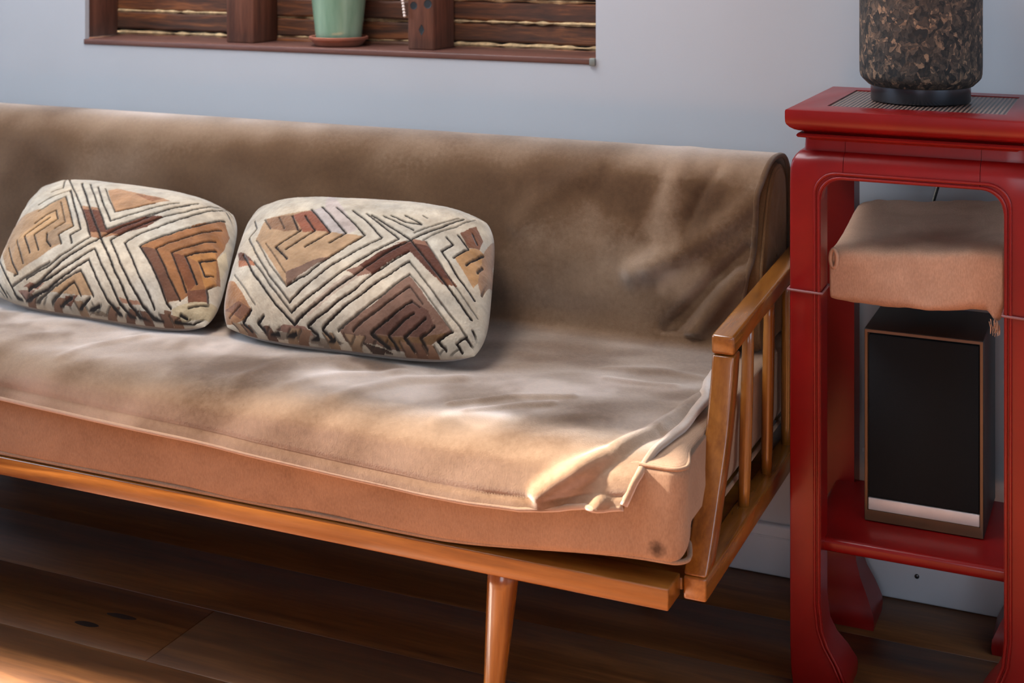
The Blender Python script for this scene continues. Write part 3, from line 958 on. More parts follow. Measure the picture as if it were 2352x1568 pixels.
# ================================================================== PILLOWS
PAT = {
 'R': ([(1.0,[(-0.158,0.5),(-0.017,0.292),(0.125,0.058),(-0.092,-0.25),(-0.275,-0.508),(-0.417,-0.633)]),(0.6,[(-0.417,-0.633),(-0.575,-0.392),(-0.75,-0.008)]),(1.0,[(-0.017,0.458),(0.125,0.267),(0.258,0.05),(0.067,-0.183),(-0.083,-0.367),(-0.25,-0.592),(-0.392,-0.767)]),(0.8,[(-0.392,-0.767),(-0.567,-0.517),(-0.733,-0.192),(-0.842,0.092),(-0.783,0.2),(-0.842,0.383)]),(1.0,[(0.1,0.408),(0.25,0.217),(0.383,0.058),(0.192,-0.183),(0.025,-0.4),(-0.167,-0.642),(-0.383,-0.85)]),(0.8,[(-0.383,-0.85),(-0.558,-0.608),(-0.717,-0.333)]),(1.2,[(0.142,0.392),(0.308,0.217),(0.467,0.067)]),(1.2,[(0.467,0.067),(0.267,-0.208),(0.092,-0.467),(-0.167,-0.75),(-0.375,-0.925)]),(1.0,[(0.233,0.392),(0.367,0.292),(0.475,0.217)]),(1.0,[(0.292,0.408),(0.417,0.317),(0.525,0.325)]),(1.0,[(0.392,0.433),(0.517,0.342)]),(0.8,[(0.525,0.483),(0.558,0.458)]),(1.1,[(0.467,0.067),(0.667,0.358),(0.808,0.65)]),(0.6,[(0.483,0.175),(0.683,0.458),(0.775,0.633)]),(0.5,[(0.55,0.092),(0.758,0.442),(0.892,0.767)]),(1.2,[(0.467,0.067),(0.65,-0.242),(0.8,-0.483),(0.917,-0.658)]),(1.0,[(0.467,-0.1),(0.325,-0.3),(0.1,-0.608),(-0.1,-0.808),(-0.267,-0.925),(-0.192,-0.967)]),(1.0,[(0.483,-0.217),(0.333,-0.425),(0.158,-0.642),(-0.008,-0.808),(-0.15,-0.933),(-0.083,-0.975)]),(0.7,[(0.483,-0.217),(0.583,-0.392),(0.725,-0.608),(0.908,-0.842)]),(1.0,[(0.908,-0.842),(0.858,-0.917),(0.908,-0.975)]),(0.8,[(0.492,-0.375),(0.3,-0.642),(0.125,-0.825),(-0.025,-0.933)]),(0.5,[(0.492,-0.375),(0.633,-0.575),(0.817,-0.833)]),(1.0,[(0.817,-0.833),(0.725,-0.917),(0.792,-0.967)]),(0.8,[(0.5,-0.508),(0.3,-0.75),(0.092,-0.925)]),(0.5,[(0.5,-0.508),(0.6,-0.65)]),(1.0,[(0.525,-0.642),(0.367,-0.817),(0.233,-0.925),(0.375,-0.992)]),(0.5,[(0.525,-0.642),(0.583,-0.692)]),(1.0,[(0.542,-0.75),(0.45,-0.842),(0.367,-0.925),(0.442,-0.992)]),(1.0,[(0.625,-0.775),(0.558,-0.858),(0.483,-0.925),(0.558,-0.983)]),(0.9,[(0.692,-0.817),(0.65,-0.875),(0.6,-0.917),(0.658,-0.975)]),(1.1,[(0.708,0.233),(0.758,0.158),(0.692,0.008),(0.817,-0.258),(0.925,-0.433)]),(1.0,[(0.783,0.333),(0.858,0.2),(0.775,-0.017)]),(0.9,[(0.875,0.467),(0.908,0.342)]),(1.0,[(0.95,0.25),(0.858,-0.042)]),(0.9,[(0.95,0.067),(0.925,-0.058)]),(0.9,[(1.0,-0.008),(0.958,-0.308)]),(0.9,[(1.0,-0.158),(0.992,-0.333)]),(0.5,[(0.575,0.092),(0.8,-0.375),(0.95,-0.608)]),(1.0,[(0.908,-0.858),(0.992,-0.95)]),(1.0,[(0.933,-0.767),(1.0,-0.9)]),(1.1,[(-0.85,-0.167),(-0.692,-0.508),(-0.508,-0.792),(-0.375,-0.925)]),(0.5,[(-0.892,-0.425),(-0.683,-0.8)]),(1.2,[(-0.617,-0.883),(-0.683,-0.933),(-0.633,-0.975)]),(1.0,[(-0.717,-0.842),(-0.817,-0.942),(-0.75,-0.983)]),(0.5,[(-0.808,-0.808),(-0.942,-0.917)]),(1.0,[(-0.492,0.325),(-0.408,0.083)]),(1.0,[(-0.383,0.317),(-0.267,0.075),(-0.467,-0.2)]),(1.0,[(-0.35,0.433),(-0.142,0.067),(-0.317,-0.158)]),(1.0,[(-0.383,0.075),(-0.558,-0.158),(-0.442,-0.325)]),(1.0,[(-0.275,0.5),(-0.142,0.275),(-0.025,0.067),(-0.133,-0.083)]),(0.6,[(-0.6,0.308),(-0.525,0.108)]),(0.7,[(-0.733,0.325),(-0.65,0.133)]),(0.5,[(-0.65,-0.092),(-0.433,-0.492)]),(1.0,[(-0.517,-0.983),(-0.592,-1.0)]),(1.0,[(-0.375,-0.975),(-0.458,-1.0)]),(1.0,[(-0.192,-0.975),(-0.258,-1.0)]),(1.0,[(-0.058,-0.975),(-0.125,-1.0)])],
  [((158,124,92),[(-0.758,0.008),(-0.725,0.325),(-0.6,0.342),(-0.342,0.417),(-0.142,0.067),(-0.017,0.05),(0.125,0.05),(-0.092,-0.242),(-0.417,-0.633)]),((128,92,66),[(-0.717,0.317),(-0.492,0.333),(-0.383,0.075),(-0.525,0.067),(-0.65,0.133)]),((126,72,50),[(-0.492,0.333),(-0.342,0.417),(-0.15,0.067),(-0.267,0.067),(-0.358,0.042)]),((168,152,142),[(-0.333,0.417),(-0.258,0.5),(-0.017,0.05),(-0.142,0.067)]),((172,152,140),[(-0.242,0.467),(-0.325,1.0),(0.058,0.125),(-0.008,0.058)]),((112,84,68),[(-0.433,-0.492),(-0.192,-0.308),(-0.108,-0.267),(-0.417,-0.633)]),((84,48,34),[(0.092,-0.392),(0.258,-0.15),(0.4,0.0),(0.475,0.067),(0.575,0.083),(0.658,-0.092),(0.783,-0.317),(0.817,-0.375),(0.658,-0.342),(0.467,-0.092),(0.325,-0.275),(0.225,-0.433)]),((108,66,44),[(0.658,-0.325),(0.783,-0.317),(0.817,-0.375),(0.717,-0.408)]),((134,92,70),[(0.358,-0.017),(0.475,0.075),(0.583,0.092),(0.6,0.025),(0.475,0.033)]),((128,92,74),[(0.025,-0.417),(0.133,-0.35),(0.225,-0.425),(0.117,-0.475)]),((168,146,126),[(-0.275,-0.833),(0.033,-0.475),(0.133,-0.475),(-0.167,-0.8),(-0.258,-0.875)]),((114,84,68),[(0.492,-0.392),(0.633,-0.608),(0.817,-0.833),(0.725,-0.917),(0.658,-0.975),(0.375,-0.992),(0.275,-0.975),(0.025,-0.983),(-0.017,-0.933),(0.25,-0.725)]),((92,62,50),[(0.525,-0.642),(0.642,-0.708),(0.683,-0.808),(0.6,-0.917),(0.367,-0.925),(0.242,-0.925)]),((104,74,48),[(0.25,-0.933),(0.375,-0.933),(0.608,-0.917),(0.783,-0.85),(0.658,-0.975),(0.383,-0.983)]),((166,122,80),[(0.775,-0.008),(0.858,0.208),(0.925,0.283),(0.958,0.275),(0.933,-0.183),(0.908,-0.283)]),((112,70,48),[(0.792,0.375),(0.892,0.625),(0.942,0.458),(0.925,0.283),(0.858,0.217)]),((150,112,84),[(0.95,0.3),(1.0,0.683),(1.0,0.225),(1.0,-0.075),(0.958,-0.325),(0.933,-0.183)]),((96,56,38),[(-0.933,-0.042),(-0.842,-0.15),(-0.725,-0.333),(-0.883,-0.233)]),((150,92,62),[(-0.892,-0.225),(-0.725,-0.333),(-0.692,-0.392),(-0.867,-0.333)]),((150,104,70),[(-1.0,-0.892),(-0.983,-0.425),(-0.875,-0.533),(-0.783,-0.7),(-0.717,-0.842),(-0.825,-0.933),(-0.967,-0.975),(-1.0,-0.975)]),((118,78,56),[(-0.992,-0.825),(-0.817,-0.767),(-0.717,-0.842),(-0.833,-0.925)]),((132,96,80),[(-0.533,-0.967),(-0.467,-0.933),(-0.292,-0.933),(-0.217,-0.975),(-0.425,-0.983)]),((74,54,42),[(0.125,-0.975),(0.283,-0.983),(0.4,-1.0),(0.225,-1.0)]),((136,116,98),[(-0.675,-0.983),(-0.533,-0.975),(-0.083,-0.975),(0.017,-0.992),(-0.125,-1.0),(-0.558,-1.0)])]),
 'L': ([(1.5,[(-0.4,0.633),(-0.183,0.142),(0.025,-0.317),(0.208,-0.675),(0.358,-0.917),(0.458,-0.983),(0.542,-1.0)]),(1.3,[(0.025,-0.317),(0.142,-0.158),(0.292,0.0),(0.425,0.192),(0.583,0.425),(0.708,0.633)]),(1.3,[(0.025,-0.317),(-0.117,-0.475),(-0.317,-0.708),(-0.458,-0.85),(-0.592,-0.925)]),(0.9,[(-0.308,0.617),(-0.117,0.192),(0.05,-0.183),(0.2,-0.033),(0.417,0.208),(0.65,0.5)]),(1.0,[(-0.217,0.567),(-0.058,0.192),(0.058,-0.05),(0.283,0.175),(0.567,0.492)]),(0.8,[(-0.133,0.533),(-0.025,0.292),(0.067,0.1),(0.2,0.208),(0.375,0.367)]),(1.2,[(0.117,-0.325),(0.242,-0.158),(0.408,0.05),(0.65,0.367),(0.925,0.95),(1.0,0.792),(1.0,0.8)]),(1.2,[(0.117,-0.325),(0.242,-0.583),(0.35,-0.767),(0.475,-0.917),(0.567,-0.975),(0.658,-0.992)]),(1.2,[(0.242,-0.333),(0.35,-0.175),(0.475,-0.025),(0.667,0.275),(0.925,0.833),(0.992,0.625)]),(1.1,[(0.242,-0.333),(0.425,-0.692),(0.575,-0.925)]),(1.0,[(0.375,-0.342),(0.5,-0.183),(0.617,-0.033),(0.767,0.217),(0.925,0.592)]),(1.0,[(0.375,-0.342),(0.533,-0.6),(0.667,-0.867),(0.708,-0.9)]),(0.9,[(0.508,-0.333),(0.717,-0.033),(0.925,0.383)]),(0.9,[(0.508,-0.333),(0.658,-0.625),(0.767,-0.817)]),(0.9,[(0.633,-0.325),(0.767,-0.133),(0.908,0.142)]),(0.9,[(0.633,-0.325),(0.8,-0.717)]),(1.2,[(0.742,-0.308),(0.833,-0.167),(0.925,0.0)]),(1.2,[(0.742,-0.308),(0.858,-0.583)]),(1.0,[(0.842,-0.308),(0.933,-0.125)]),(1.0,[(0.842,-0.308),(0.9,-0.45),(0.942,-0.367)]),(0.8,[(0.925,-0.592),(0.958,-0.767),(0.842,-0.867)]),(0.8,[(0.925,-0.583),(0.992,-0.417)]),(0.9,[(-0.458,0.3),(-0.333,0.008),(-0.25,-0.2),(-0.358,-0.333),(-0.308,-0.458)]),(0.9,[(-0.458,0.3),(-0.567,0.167),(-0.667,0.042)]),(1.2,[(-0.45,0.433),(-0.283,0.033),(-0.175,-0.233),(-0.25,-0.333),(-0.217,-0.433)]),(1.0,[(-0.45,0.433),(-0.592,0.292),(-0.708,0.175)]),(0.9,[(-0.708,0.992),(-0.275,0.167),(-0.15,-0.108),(-0.067,-0.325),(-0.217,-0.517),(-0.383,-0.708),(-0.6,-0.842)]),(0.9,[(-0.708,0.992),(-0.542,0.483),(-0.642,0.408)]),(0.9,[(-0.483,0.042),(-0.425,-0.108),(-0.517,-0.25),(-0.6,-0.35),(-0.508,-0.55)]),(0.9,[(-0.483,0.042),(-0.558,-0.033),(-0.642,-0.167)]),(1.0,[(-0.508,-0.083),(-0.592,-0.208),(-0.7,-0.35),(-0.592,-0.583)]),(1.0,[(-0.475,-0.333),(-0.45,-0.433),(-0.4,-0.5)]),(0.6,[(-0.475,0.183),(-0.342,-0.142),(-0.417,-0.258)]),(0.8,[(-0.775,-0.392),(-0.642,-0.7)]),(0.9,[(-0.858,-0.458),(-0.767,-0.675),(-0.692,-0.8),(-0.733,-0.817)]),(1.2,[(-0.95,-0.592),(-0.825,-0.817),(-0.767,-0.908),(-0.733,-0.967),(-0.675,-0.992)]),(0.8,[(-0.767,-0.908),(-0.575,-0.808),(-0.383,-0.675)]),(1.0,[(-0.908,-0.908),(-0.85,-0.992)]),(1.1,[(0.0,-0.467),(0.075,-0.617),(0.15,-0.742),(0.275,-0.925),(0.367,-0.983),(0.417,-1.0)]),(1.1,[(0.0,-0.467),(-0.175,-0.658),(-0.342,-0.8),(-0.517,-0.892)]),(1.1,[(-0.033,-0.6),(0.058,-0.775),(0.158,-0.917),(0.292,-0.992)]),(1.0,[(-0.033,-0.6),(-0.225,-0.775),(-0.392,-0.9),(-0.642,-1.0)]),(0.9,[(-0.092,-0.717),(-0.008,-0.85),(0.033,-0.908)]),(0.9,[(-0.092,-0.717),(-0.292,-0.858),(-0.442,-0.95),(-0.533,-1.0)]),(0.9,[(-0.142,-0.825),(-0.108,-0.875),(-0.083,-0.917)]),(0.9,[(-0.142,-0.825),(-0.275,-0.917),(-0.375,-0.983)]),(1.0,[(-0.167,-0.933),(-0.242,-0.967),(-0.3,-1.0)]),(1.0,[(0.0,-0.925),(-0.108,-0.992)]),(1.0,[(0.083,-0.958),(-0.025,-1.0)]),(1.0,[(0.792,-0.933),(0.85,-0.95)]),(1.2,[(0.758,-0.983),(0.9,-0.992),(1.0,-0.917)]),(0.9,[(1.0,-0.508),(0.992,-0.625),(1.0,-0.85)])],
  [((158,122,88),[(-0.458,0.292),(-0.25,-0.2),(-0.358,-0.325),(-0.308,-0.458),(-0.492,-0.642),(-0.717,-0.808),(-0.817,-0.767),(-0.958,-0.45),(-1.0,0.05),(-0.625,0.075)]),((172,132,92),[(-0.483,0.042),(-0.425,-0.108),(-0.6,-0.35),(-0.767,-0.4),(-0.708,-0.292)]),((140,112,86),[(-0.358,-0.325),(-0.308,-0.458),(-0.4,-0.5),(-0.475,-0.333),(-0.333,-0.183),(-0.258,-0.175)]),((92,52,34),[(-0.242,0.075),(-0.167,0.092),(-0.075,0.092),(0.042,-0.183),(0.2,-0.042),(0.342,0.117),(0.508,0.175),(0.383,-0.067),(0.142,-0.267),(0.025,-0.292),(-0.083,-0.283)]),((150,106,76),[(-0.267,0.133),(-0.092,0.142),(-0.075,0.092),(-0.242,0.075)]),((150,104,72),[(-0.083,-0.258),(0.008,-0.242),(0.167,-0.242),(0.033,-0.325),(-0.067,-0.325)]),((158,116,82),[(0.067,0.108),(-0.1,0.492),(-0.025,0.575),(0.2,0.525),(0.425,0.5),(0.492,0.483),(0.375,0.367),(0.2,0.208)]),((130,84,54),[(0.15,0.508),(0.425,0.492),(0.342,0.383)]),((138,90,54),[(0.383,-0.35),(0.625,-0.042),(0.925,0.583),(0.975,0.4),(0.967,0.15),(0.942,-0.092),(0.958,-0.15),(0.992,-0.417),(0.925,-0.592),(0.783,-0.808),(0.675,-0.867),(0.533,-0.6)]),((96,62,44),[(0.383,-0.35),(0.517,-0.342),(0.658,-0.625),(0.767,-0.817),(0.675,-0.858),(0.533,-0.6)]),((112,66,40),[(0.633,-0.333),(0.742,-0.308),(0.858,-0.583),(0.817,-0.708)]),((160,108,60),[(0.75,-0.308),(0.925,-0.008),(0.975,-0.467),(0.917,-0.592),(0.833,-0.325)]),((108,66,46),[(0.8,-0.717),(0.925,-0.592),(0.958,-0.767),(0.842,-0.858)]),((192,170,138),[(0.942,-0.092),(0.975,0.133),(1.0,-0.033),(0.983,-0.317)]),((162,126,92),[(-0.092,-0.717),(0.033,-0.908),(-0.075,-0.917),(-0.183,-0.917),(-0.375,-0.925),(-0.225,-0.825)]),((104,66,48),[(-0.233,-0.933),(-0.108,-0.917),(-0.192,-0.983),(-0.25,-0.983)]),((136,94,74),[(-0.642,-0.908),(-0.575,-0.875),(-0.425,-0.867),(-0.5,-0.917)]),((140,104,88),[(-0.708,-0.933),(-0.517,-0.925),(-0.633,-0.992)]),((156,112,88),[(0.267,-0.892),(0.433,-0.892),(0.475,-0.917),(0.3,-0.925)]),((124,82,62),[(0.458,-0.975),(0.517,-0.975),(0.558,-1.0),(0.492,-1.0)]),((110,78,58),[(0.658,-0.925),(0.717,-0.925),(0.717,-0.967),(0.667,-0.967)]),((138,116,94),[(-0.025,-1.0),(0.083,-0.983),(0.183,-1.0)]),((172,150,118),[(0.717,-0.908),(1.0,-0.7),(1.0,-0.925),(0.75,-1.0)])]),
}
PILLOWS = {'R': ([(-1.475, -0.603, 0.505), (-0.968, -0.578, 0.505), (-1.086, -0.276, 0.682), (-1.607, -0.287, 0.667)], 0.085), 'L': ([(-2.006, -0.598, 0.506), (-1.47, -0.613, 0.505), (-1.632, -0.291, 0.652), (-2.143, -0.291, 0.669)], 0.085)}

def pillow_surface(U, V, corners, T, side):
    BL, BR, TR, TL = [np.array(c, float) for c in corners]
    k = 0.085
    u = U * (1 - k * np.abs(V) ** 5); v = V * (1 - k * 1.3 * np.abs(U) ** 5)
    a = (u[..., None] + 1) / 2; b_ = (v[..., None] + 1) / 2
    P = (BL * (1 - a) + BR * a) * (1 - b_) + (TL * (1 - a) + TR * a) * b_
    ex = (BR - BL) + (TR - TL); ey = (TL - BL) + (TR - BR)
    n = np.cross(ex, ey); n /= np.linalg.norm(n)
    h = (1 - np.abs(U) ** 3.2) ** 0.55 * (1 - np.abs(V) ** 2.6) ** 0.55
    h = h * T * (1.0 if side > 0 else 0.62)
    return P + n * (side * h)[..., None], n

def in_poly(x, y, poly):
    inside = np.zeros(x.shape, bool)
    j = len(poly) - 1
    for i in range(len(poly)):
        xi, yi = poly[i]; xj, yj = poly[j]
        if yi != yj:
            c_ = ((yi > y) != (yj > y)) & (x < (xj - xi) * (y - yi) / (yj - yi) + xi)
            inside ^= c_
        j = i
    return inside

def make_pillow(key, label):
    corners, T = PILLOWS[key]
    lines, polys = PAT[key]
    nu, nv = 460, 300
    # denser sampling towards the rim where the sheet turns
    u = np.sin(np.linspace(-1, 1, nu) * math.pi / 2 * 0.86) / math.sin(math.pi / 2 * 0.86)
    v = np.sin(np.linspace(-1, 1, nv) * math.pi / 2 * 0.86) / math.sin(math.pi / 2 * 0.86)
    U, V = np.meshgrid(u, v)
    P, n = pillow_surface(U, V, corners, T, 1)
    hw, hh = 0.26, 0.15
    # wobble so the woven edges are not ruler straight
    Uw = U + 0.006 * vnoise(U * 9, V * 9) + 0.002 * vnoise(U * 40, V * 30)
    Vw = V + 0.010 * vnoise(U * 8 + 30, V * 8) + 0.003 * vnoise(U * 40 + 9, V * 30)
    col = np.zeros(U.shape + (3,)); col[:] = rgb(178, 161, 140)[:3]
    col *= (1 + 0.22 * vnoise(U * 5, V * 4 + 50))[..., None]
    col *= 1 + 0.10 * vnoise(U * 4 + 70, V * 5)[..., None] * np.array([1.0, 0.2, -0.8])
    for c_, poly in polys:
        m_ = in_poly(Uw, Vw, poly)
        cc = np.array(rgb(*c_)[:3])
        col[m_] = cc * (1 + 0.25 * vnoise(U * 10 + 5, V * 8))[m_][:, None]
    # the woven figure runs on under the lower edge
    rs = np.random.RandomState(5 if key == 'R' else 8)
    lines = list(lines)
    for k in range(22):
        u0 = -0.93 + 0.086 * k
        sl = 0.05 if k % 8 < 4 else -0.05
        lines.append((0.45, [(u0, -0.955), (u0 + sl, -0.998)]))
        if rs.rand() < 0.45:
            q = [(u0, -0.95), (u0 + 0.085, -0.95), (u0 + 0.085 + sl, -1.01), (u0 + sl, -1.01)]
            m_ = in_poly(Uw, Vw, q)
            col[m_] = np.array(rgb(*[(122, 88, 66), (146, 114, 86), (104, 72, 54)][rs.randint(3)])[:3])
    groove = np.zeros(U.shape)
    for w, pts in lines:
        p2 = [(a * hw, b_ * hh) for a, b_ in pts]
        d = seg_dist(Uw * hw, Vw * hh, p2)
        wid = 0.0011 + 0.0010 * w
        wid = wid * (1 + 0.5 * vnoise(U * 60, V * 50))
        groove = np.maximum(groove, min(1.0, 0.35 + 0.65 * w) * (1 - sstep(d, wid * 0.55, wid * 1.25)))
    groove = groove * (1 - sstep(np.abs(V), 0.985, 0.999)) * (1 - sstep(np.abs(U), 0.94, 0.995))
    dark = np.array(rgb(38, 28, 22)[:3])
    g = groove[..., None]
    col = col * (1 - g) + dark * g
    # puckers near the ends, pile relief
    end = np.abs(U) ** 4 + np.abs(V) ** 6 * 0.6
    h = 0.006 * end * vnoise(U * 12, V * 9) * (1 - np.abs(U) ** 20) - 0.0035 * groove + 0.0008 * vnoise(U * 90, V * 60)
    rim = np.clip((1 - np.abs(U)) * 30, 0, 1) * np.clip((1 - np.abs(V)) * 20, 0, 1)
    P = P + n * (h * rim)[..., None]
    P[..., 2] = np.maximum(P[..., 2], 0.4935)
    ub = np.linspace(-1, 1, 70); vb = np.linspace(-1, 1, 44)
    U2, V2 = np.meshgrid(ub, vb)
    P2, _ = pillow_surface(U2, V2, corners, T, -1)
    P2[..., 2] = np.maximum(P2[..., 2], 0.4935)
    verts = np.concatenate([P.reshape(-1, 3), P2.reshape(-1, 3)])
    def quads(a_, b_, off, flip):
        idx = np.arange(a_ * b_).reshape(a_, b_) + off
        q = [idx[:-1, :-1].ravel(), idx[:-1, 1:].ravel(), idx[1:, 1:].ravel(), idx[1:, :-1].ravel()]
        if flip:
            q = q[::-1]
        return np.stack(q, 1)
    faces = np.concatenate([quads(nv, nu, 0, False), quads(44, 70, nu * nv, True)])
    me = bpy.data.meshes.new('lumbar_pillow')
    me.from_pydata(verts.tolist(), [], faces.tolist()); me.update()
    back = np.zeros((P2.size // 3, 3)); back[:] = rgb(150, 122, 96)[:3]
    allc = np.concatenate([col.reshape(-1, 3), back])
    at_ = me.color_attributes.new('pile', 'FLOAT_COLOR', 'POINT')
    at_.data.foreach_set('color', np.concatenate([np.clip(allc, 0, 1), np.ones((len(allc), 1))], 1).astype(np.float32).ravel())
    o = link('lumbar_pillow', me, 'velvet', None, True)
    tag(o, label, 'pillow', 'cut-velvet pillows on the sofa')
    return o
make_pillow('L', 'left of two cream and brown cut-velvet lumbar pillows on the sofa seat')
make_pillow('R', 'right of two cream and brown cut-velvet lumbar pillows, nearer the red stand')

# ================================================================== RED LACQUER STAND
SX0, SX1 = -0.523, -0.149           # outer faces of the legs
SY0, SY1 = -0.390, -0.062
LEG = 0.050
stand = empty('pedestal_stand', (-0.336, -0.226, 0.0), 'tall red lacquered pedestal stand with cane inset top, right of the sofa', 'stand')

def off(zz):
    """how far the carved shoulder sits inside the leg faces at height zz"""
    pts = [(0.0, 0.004), (0.03, 0.001), (0.08, 0.0), (0.80, 0.0), (0.826, 0.0005), (0.838, 0.003), (0.846, 0.0075), (0.852, 0.013), (0.8535, 0.0185), (0.858, 0.0195), (0.872, 0.0205)]
    return float(np.interp(zz, [p[0] for p in pts], [p[1] for p in pts]))
def foot(zz):
    """inward flare of the hoof foot"""
    return float(np.interp(zz, [0.0, 0.02, 0.05, 0.075, 0.10, 0.14], [0.040, 0.042, 0.028, 0.013, 0.004, 0.0]))
def leg_piece(sx, sy):
    bm = bmesh.new()
    xo = SX0 if sx < 0 else SX1
    yo = SY0 if sy < 0 else SY1
    ix, iy = -sx, -sy                          # inward directions
    zs = [0.0, 0.012, 0.024, 0.036, 0.05, 0.0625, 0.075, 0.0875, 0.10, 0.12, 0.14, 0.3, 0.5, 0.7, 0.80, 0.826, 0.832, 0.838, 0.842, 0.846, 0.849, 0.852, 0.8535, 0.858, 0.872]
    rings = []
    for zz in zs:
        o_ = off(zz); f_ = foot(zz)
        x0, x1 = xo + ix * o_, xo + ix * (LEG + f_)
        y0, y1 = yo + iy * o_, yo + iy * (LEG + f_)
        c_ = 0.005                             # softened outer corner
        rings.append([bm.verts.new(p) for p in ((x0 + ix * c_, y0, zz), (x1, y0, zz), (x1, y1, zz), (x0, y1, zz), (x0, y0 + iy * c_, zz), (x0 + ix * c_ * 0.3, y0 + iy * c_ * 0.3, zz))])
    for a, b_ in zip(rings[:-1], rings[1:]):
        for j in range(6):
            bm.faces.new([a[j], a[(j + 1) % 6], b_[(j + 1) % 6], b_[j]])
    bm.faces.new(rings[0]); bm.faces.new(rings[-1])
    # arched shoulder along both aprons
    R = 0.034
    def shoulder(ax):
        nst = 12
        prev = None
        for i in range(nst + 1):
            t = i / nst
            dx_ = LEG + R * t
            an = math.acos(max(-1, min(1, 1 - t)))
            zl = 0.812 - R * (1 - math.sin(an))
            col_ = []
            zz_list = [zl] + [q for q in (0.80, 0.826, 0.832, 0.838, 0.842, 0.846, 0.849, 0.852, 0.8535, 0.858, 0.872)]
            for q in zz_list:
                q = max(q, zl)
                for dep in (off(q), 0.024):
                    if ax == 'x':
                        col_.append(bm.verts.new((xo + ix * dx_, yo + iy * dep, q)))
                    else:
                        col_.append(bm.verts.new((xo + ix * dep, yo + iy * dx_, q)))
            if prev:
                for k in range(len(zz_list) - 1):
                    bm.faces.new([prev[2 * k], col_[2 * k], col_[2 * k + 2], prev[2 * k + 2]])
                    bm.faces.new([prev[2 * k + 1], col_[2 * k + 1], col_[2 * k + 3], prev[2 * k + 3]])
                bm.faces.new([prev[0], prev[1], col_[1], col_[0]])
            prev = col_
    shoulder('x'); shoulder('y')
    bmesh.ops.remove_doubles(bm, verts=bm.verts, dist=1e-5)
    o = bm_obj('leg', bm, 'lacquer', stand, True)
    o.data.set_sharp_from_angle(angle=math.radians(35))
    return o
legs = {}
for sx in (-1, 1):
    for sy in (-1, 1):
        legs[(sx, sy)] = leg_piece(sx, sy)

def apron(axis, s):
    zz_list = [0.812, 0.82, 0.826, 0.832, 0.838, 0.842, 0.846, 0.849, 0.852, 0.8535, 0.858, 0.872]
    verts, faces = [], []
    if axis == 'x':
        a0, a1 = SX0 + LEG + 0.0348, SX1 - LEG - 0.0348
        base = SY0 if s < 0 else SY1
    else:
        a0, a1 = SY0 + LEG + 0.0348, SY1 - LEG - 0.0348
        base = SX0 if s < 0 else SX1
    for a in (a0, a1):
        for q in zz_list:
            verts.append((a, base - s * off(q), q) if axis == 'x' else (base - s * off(q), a, q))
        for q in zz_list[::-1]:
            verts.append((a, base - s * 0.024, q) if axis == 'x' else (base - s * 0.024, a, q))
    n = 2 * len(zz_list)
    faces = [(j, (j + 1) % n, n + (j + 1) % n, n + j) for j in range(n)] + [tuple(range(n)), tuple(range(n, 2 * n))]
    o = from_data('apron', verts, faces, 'lacquer', stand, True)
    o.data.set_sharp_from_angle(angle=math.radians(35))
for s in (-1, 1):
    apron('x', s); apron('y', s)

# double bead running up the legs and round the arch
def opening_path(inset, z0):
    xl_, xr_ = SX0 + LEG + inset, SX1 - LEG - inset
    zt = 0.812 - inset
    R = 0.034
    pts = []
    for zz in (0.022, 0.035, 0.05, 0.0625, 0.075, 0.0875, 0.10, 0.12, 0.14, 0.3, 0.5, 0.7):
        pts.append((xl_ + foot(zz), zz))
    for k in range(9):
        a = math.radians(180 - 90 * k / 8)
        pts.append((xl_ + R + R * math.cos(a), zt - R + R * math.sin(a)))
    left = pts
    right = [(xl_ + xr_ - x, zz) for x, zz in left[::-1]]
    return left + right
for yy, ins in ((SY0 - 0.0006, -0.003), (SY0 - 0.0006, -0.0095)):
    tube('bead', [(x, yy, zz) for x, zz in opening_path(ins, 0)], 0.0024, 'lacquer', stand, 8)

# top: moulded frame with the cane panel let in
def rect_ring(x0, x1, y0, y1, zz):
    return [(x0, y0, zz), (x1, y0, zz), (x1, y1, zz), (x0, y1, zz)]
TX0, TX1, TY0, TY1 = -0.525, -0.147, -0.412, -0.050
CX0, CX1, CY0, CY1 = -0.472, -0.200, -0.346, -0.095
prof_t = [(0.0035, 0.922), (0.0008, 0.9206), (0.0, 0.918), (0.0, 0.909), (0.0003, 0.902), (0.0016, 0.898), (0.006, 0.893), (0.012, 0.889), (0.018, 0.8868), (0.024, 0.886), (0.026, 0.883)]
bm = bmesh.new()
rings = []
for zz in (0.914, 0.922):
    rings.append([bm.verts.new(p) for p in rect_ring(CX0, CX1, CY0, CY1, zz)])
for i_, zz in prof_t:
    rings.append([bm.verts.new(p) for p in rect_ring(TX0 + i_, TX1 - i_, TY0 + i_, TY1 - i_, zz)])
for a, b_ in zip(rings[:-1], rings[1:]):
    for j in range(4):
        bm.faces.new([a[j], a[(j + 1) % 4], b_[(j + 1) % 4], b_[j]])
bm.faces.new(rings[-1])
topf = bm_obj('top_frame', bm, 'lacquer', stand, True)
topf.data.set_sharp_from_angle(angle=math.radians(32))
box('cane_panel', CX0, CX1, CY0, CY1, 0.9085, 0.9202, 'cane', stand, 0)
bm = bmesh.new()
rings = []
for i_, zz in ((0.034, 0.8835), (0.022, 0.8835), (0.0165, 0.8825), (0.0145, 0.8795), (0.0165, 0.8765), (0.022, 0.8755), (0.030, 0.8740), (0.034, 0.871)):
    rings.append([bm.verts.new(p) for p in rect_ring(TX0 + i_, TX1 - i_, TY0 + i_, TY1 - i_, zz)])
for a, b_ in zip(rings[:-1], rings[1:]):
    for j in range(4):
        bm.faces.new([a[j], a[(j + 1) % 4], b_[(j + 1) % 4], b_[j]])
bm.faces.new(rings[0]); bm.faces.new(rings[-1])
mo = bm_obj('moulding', bm, 'lacquer', stand, True)
mo.data.set_sharp_from_angle(angle=math.radians(32))

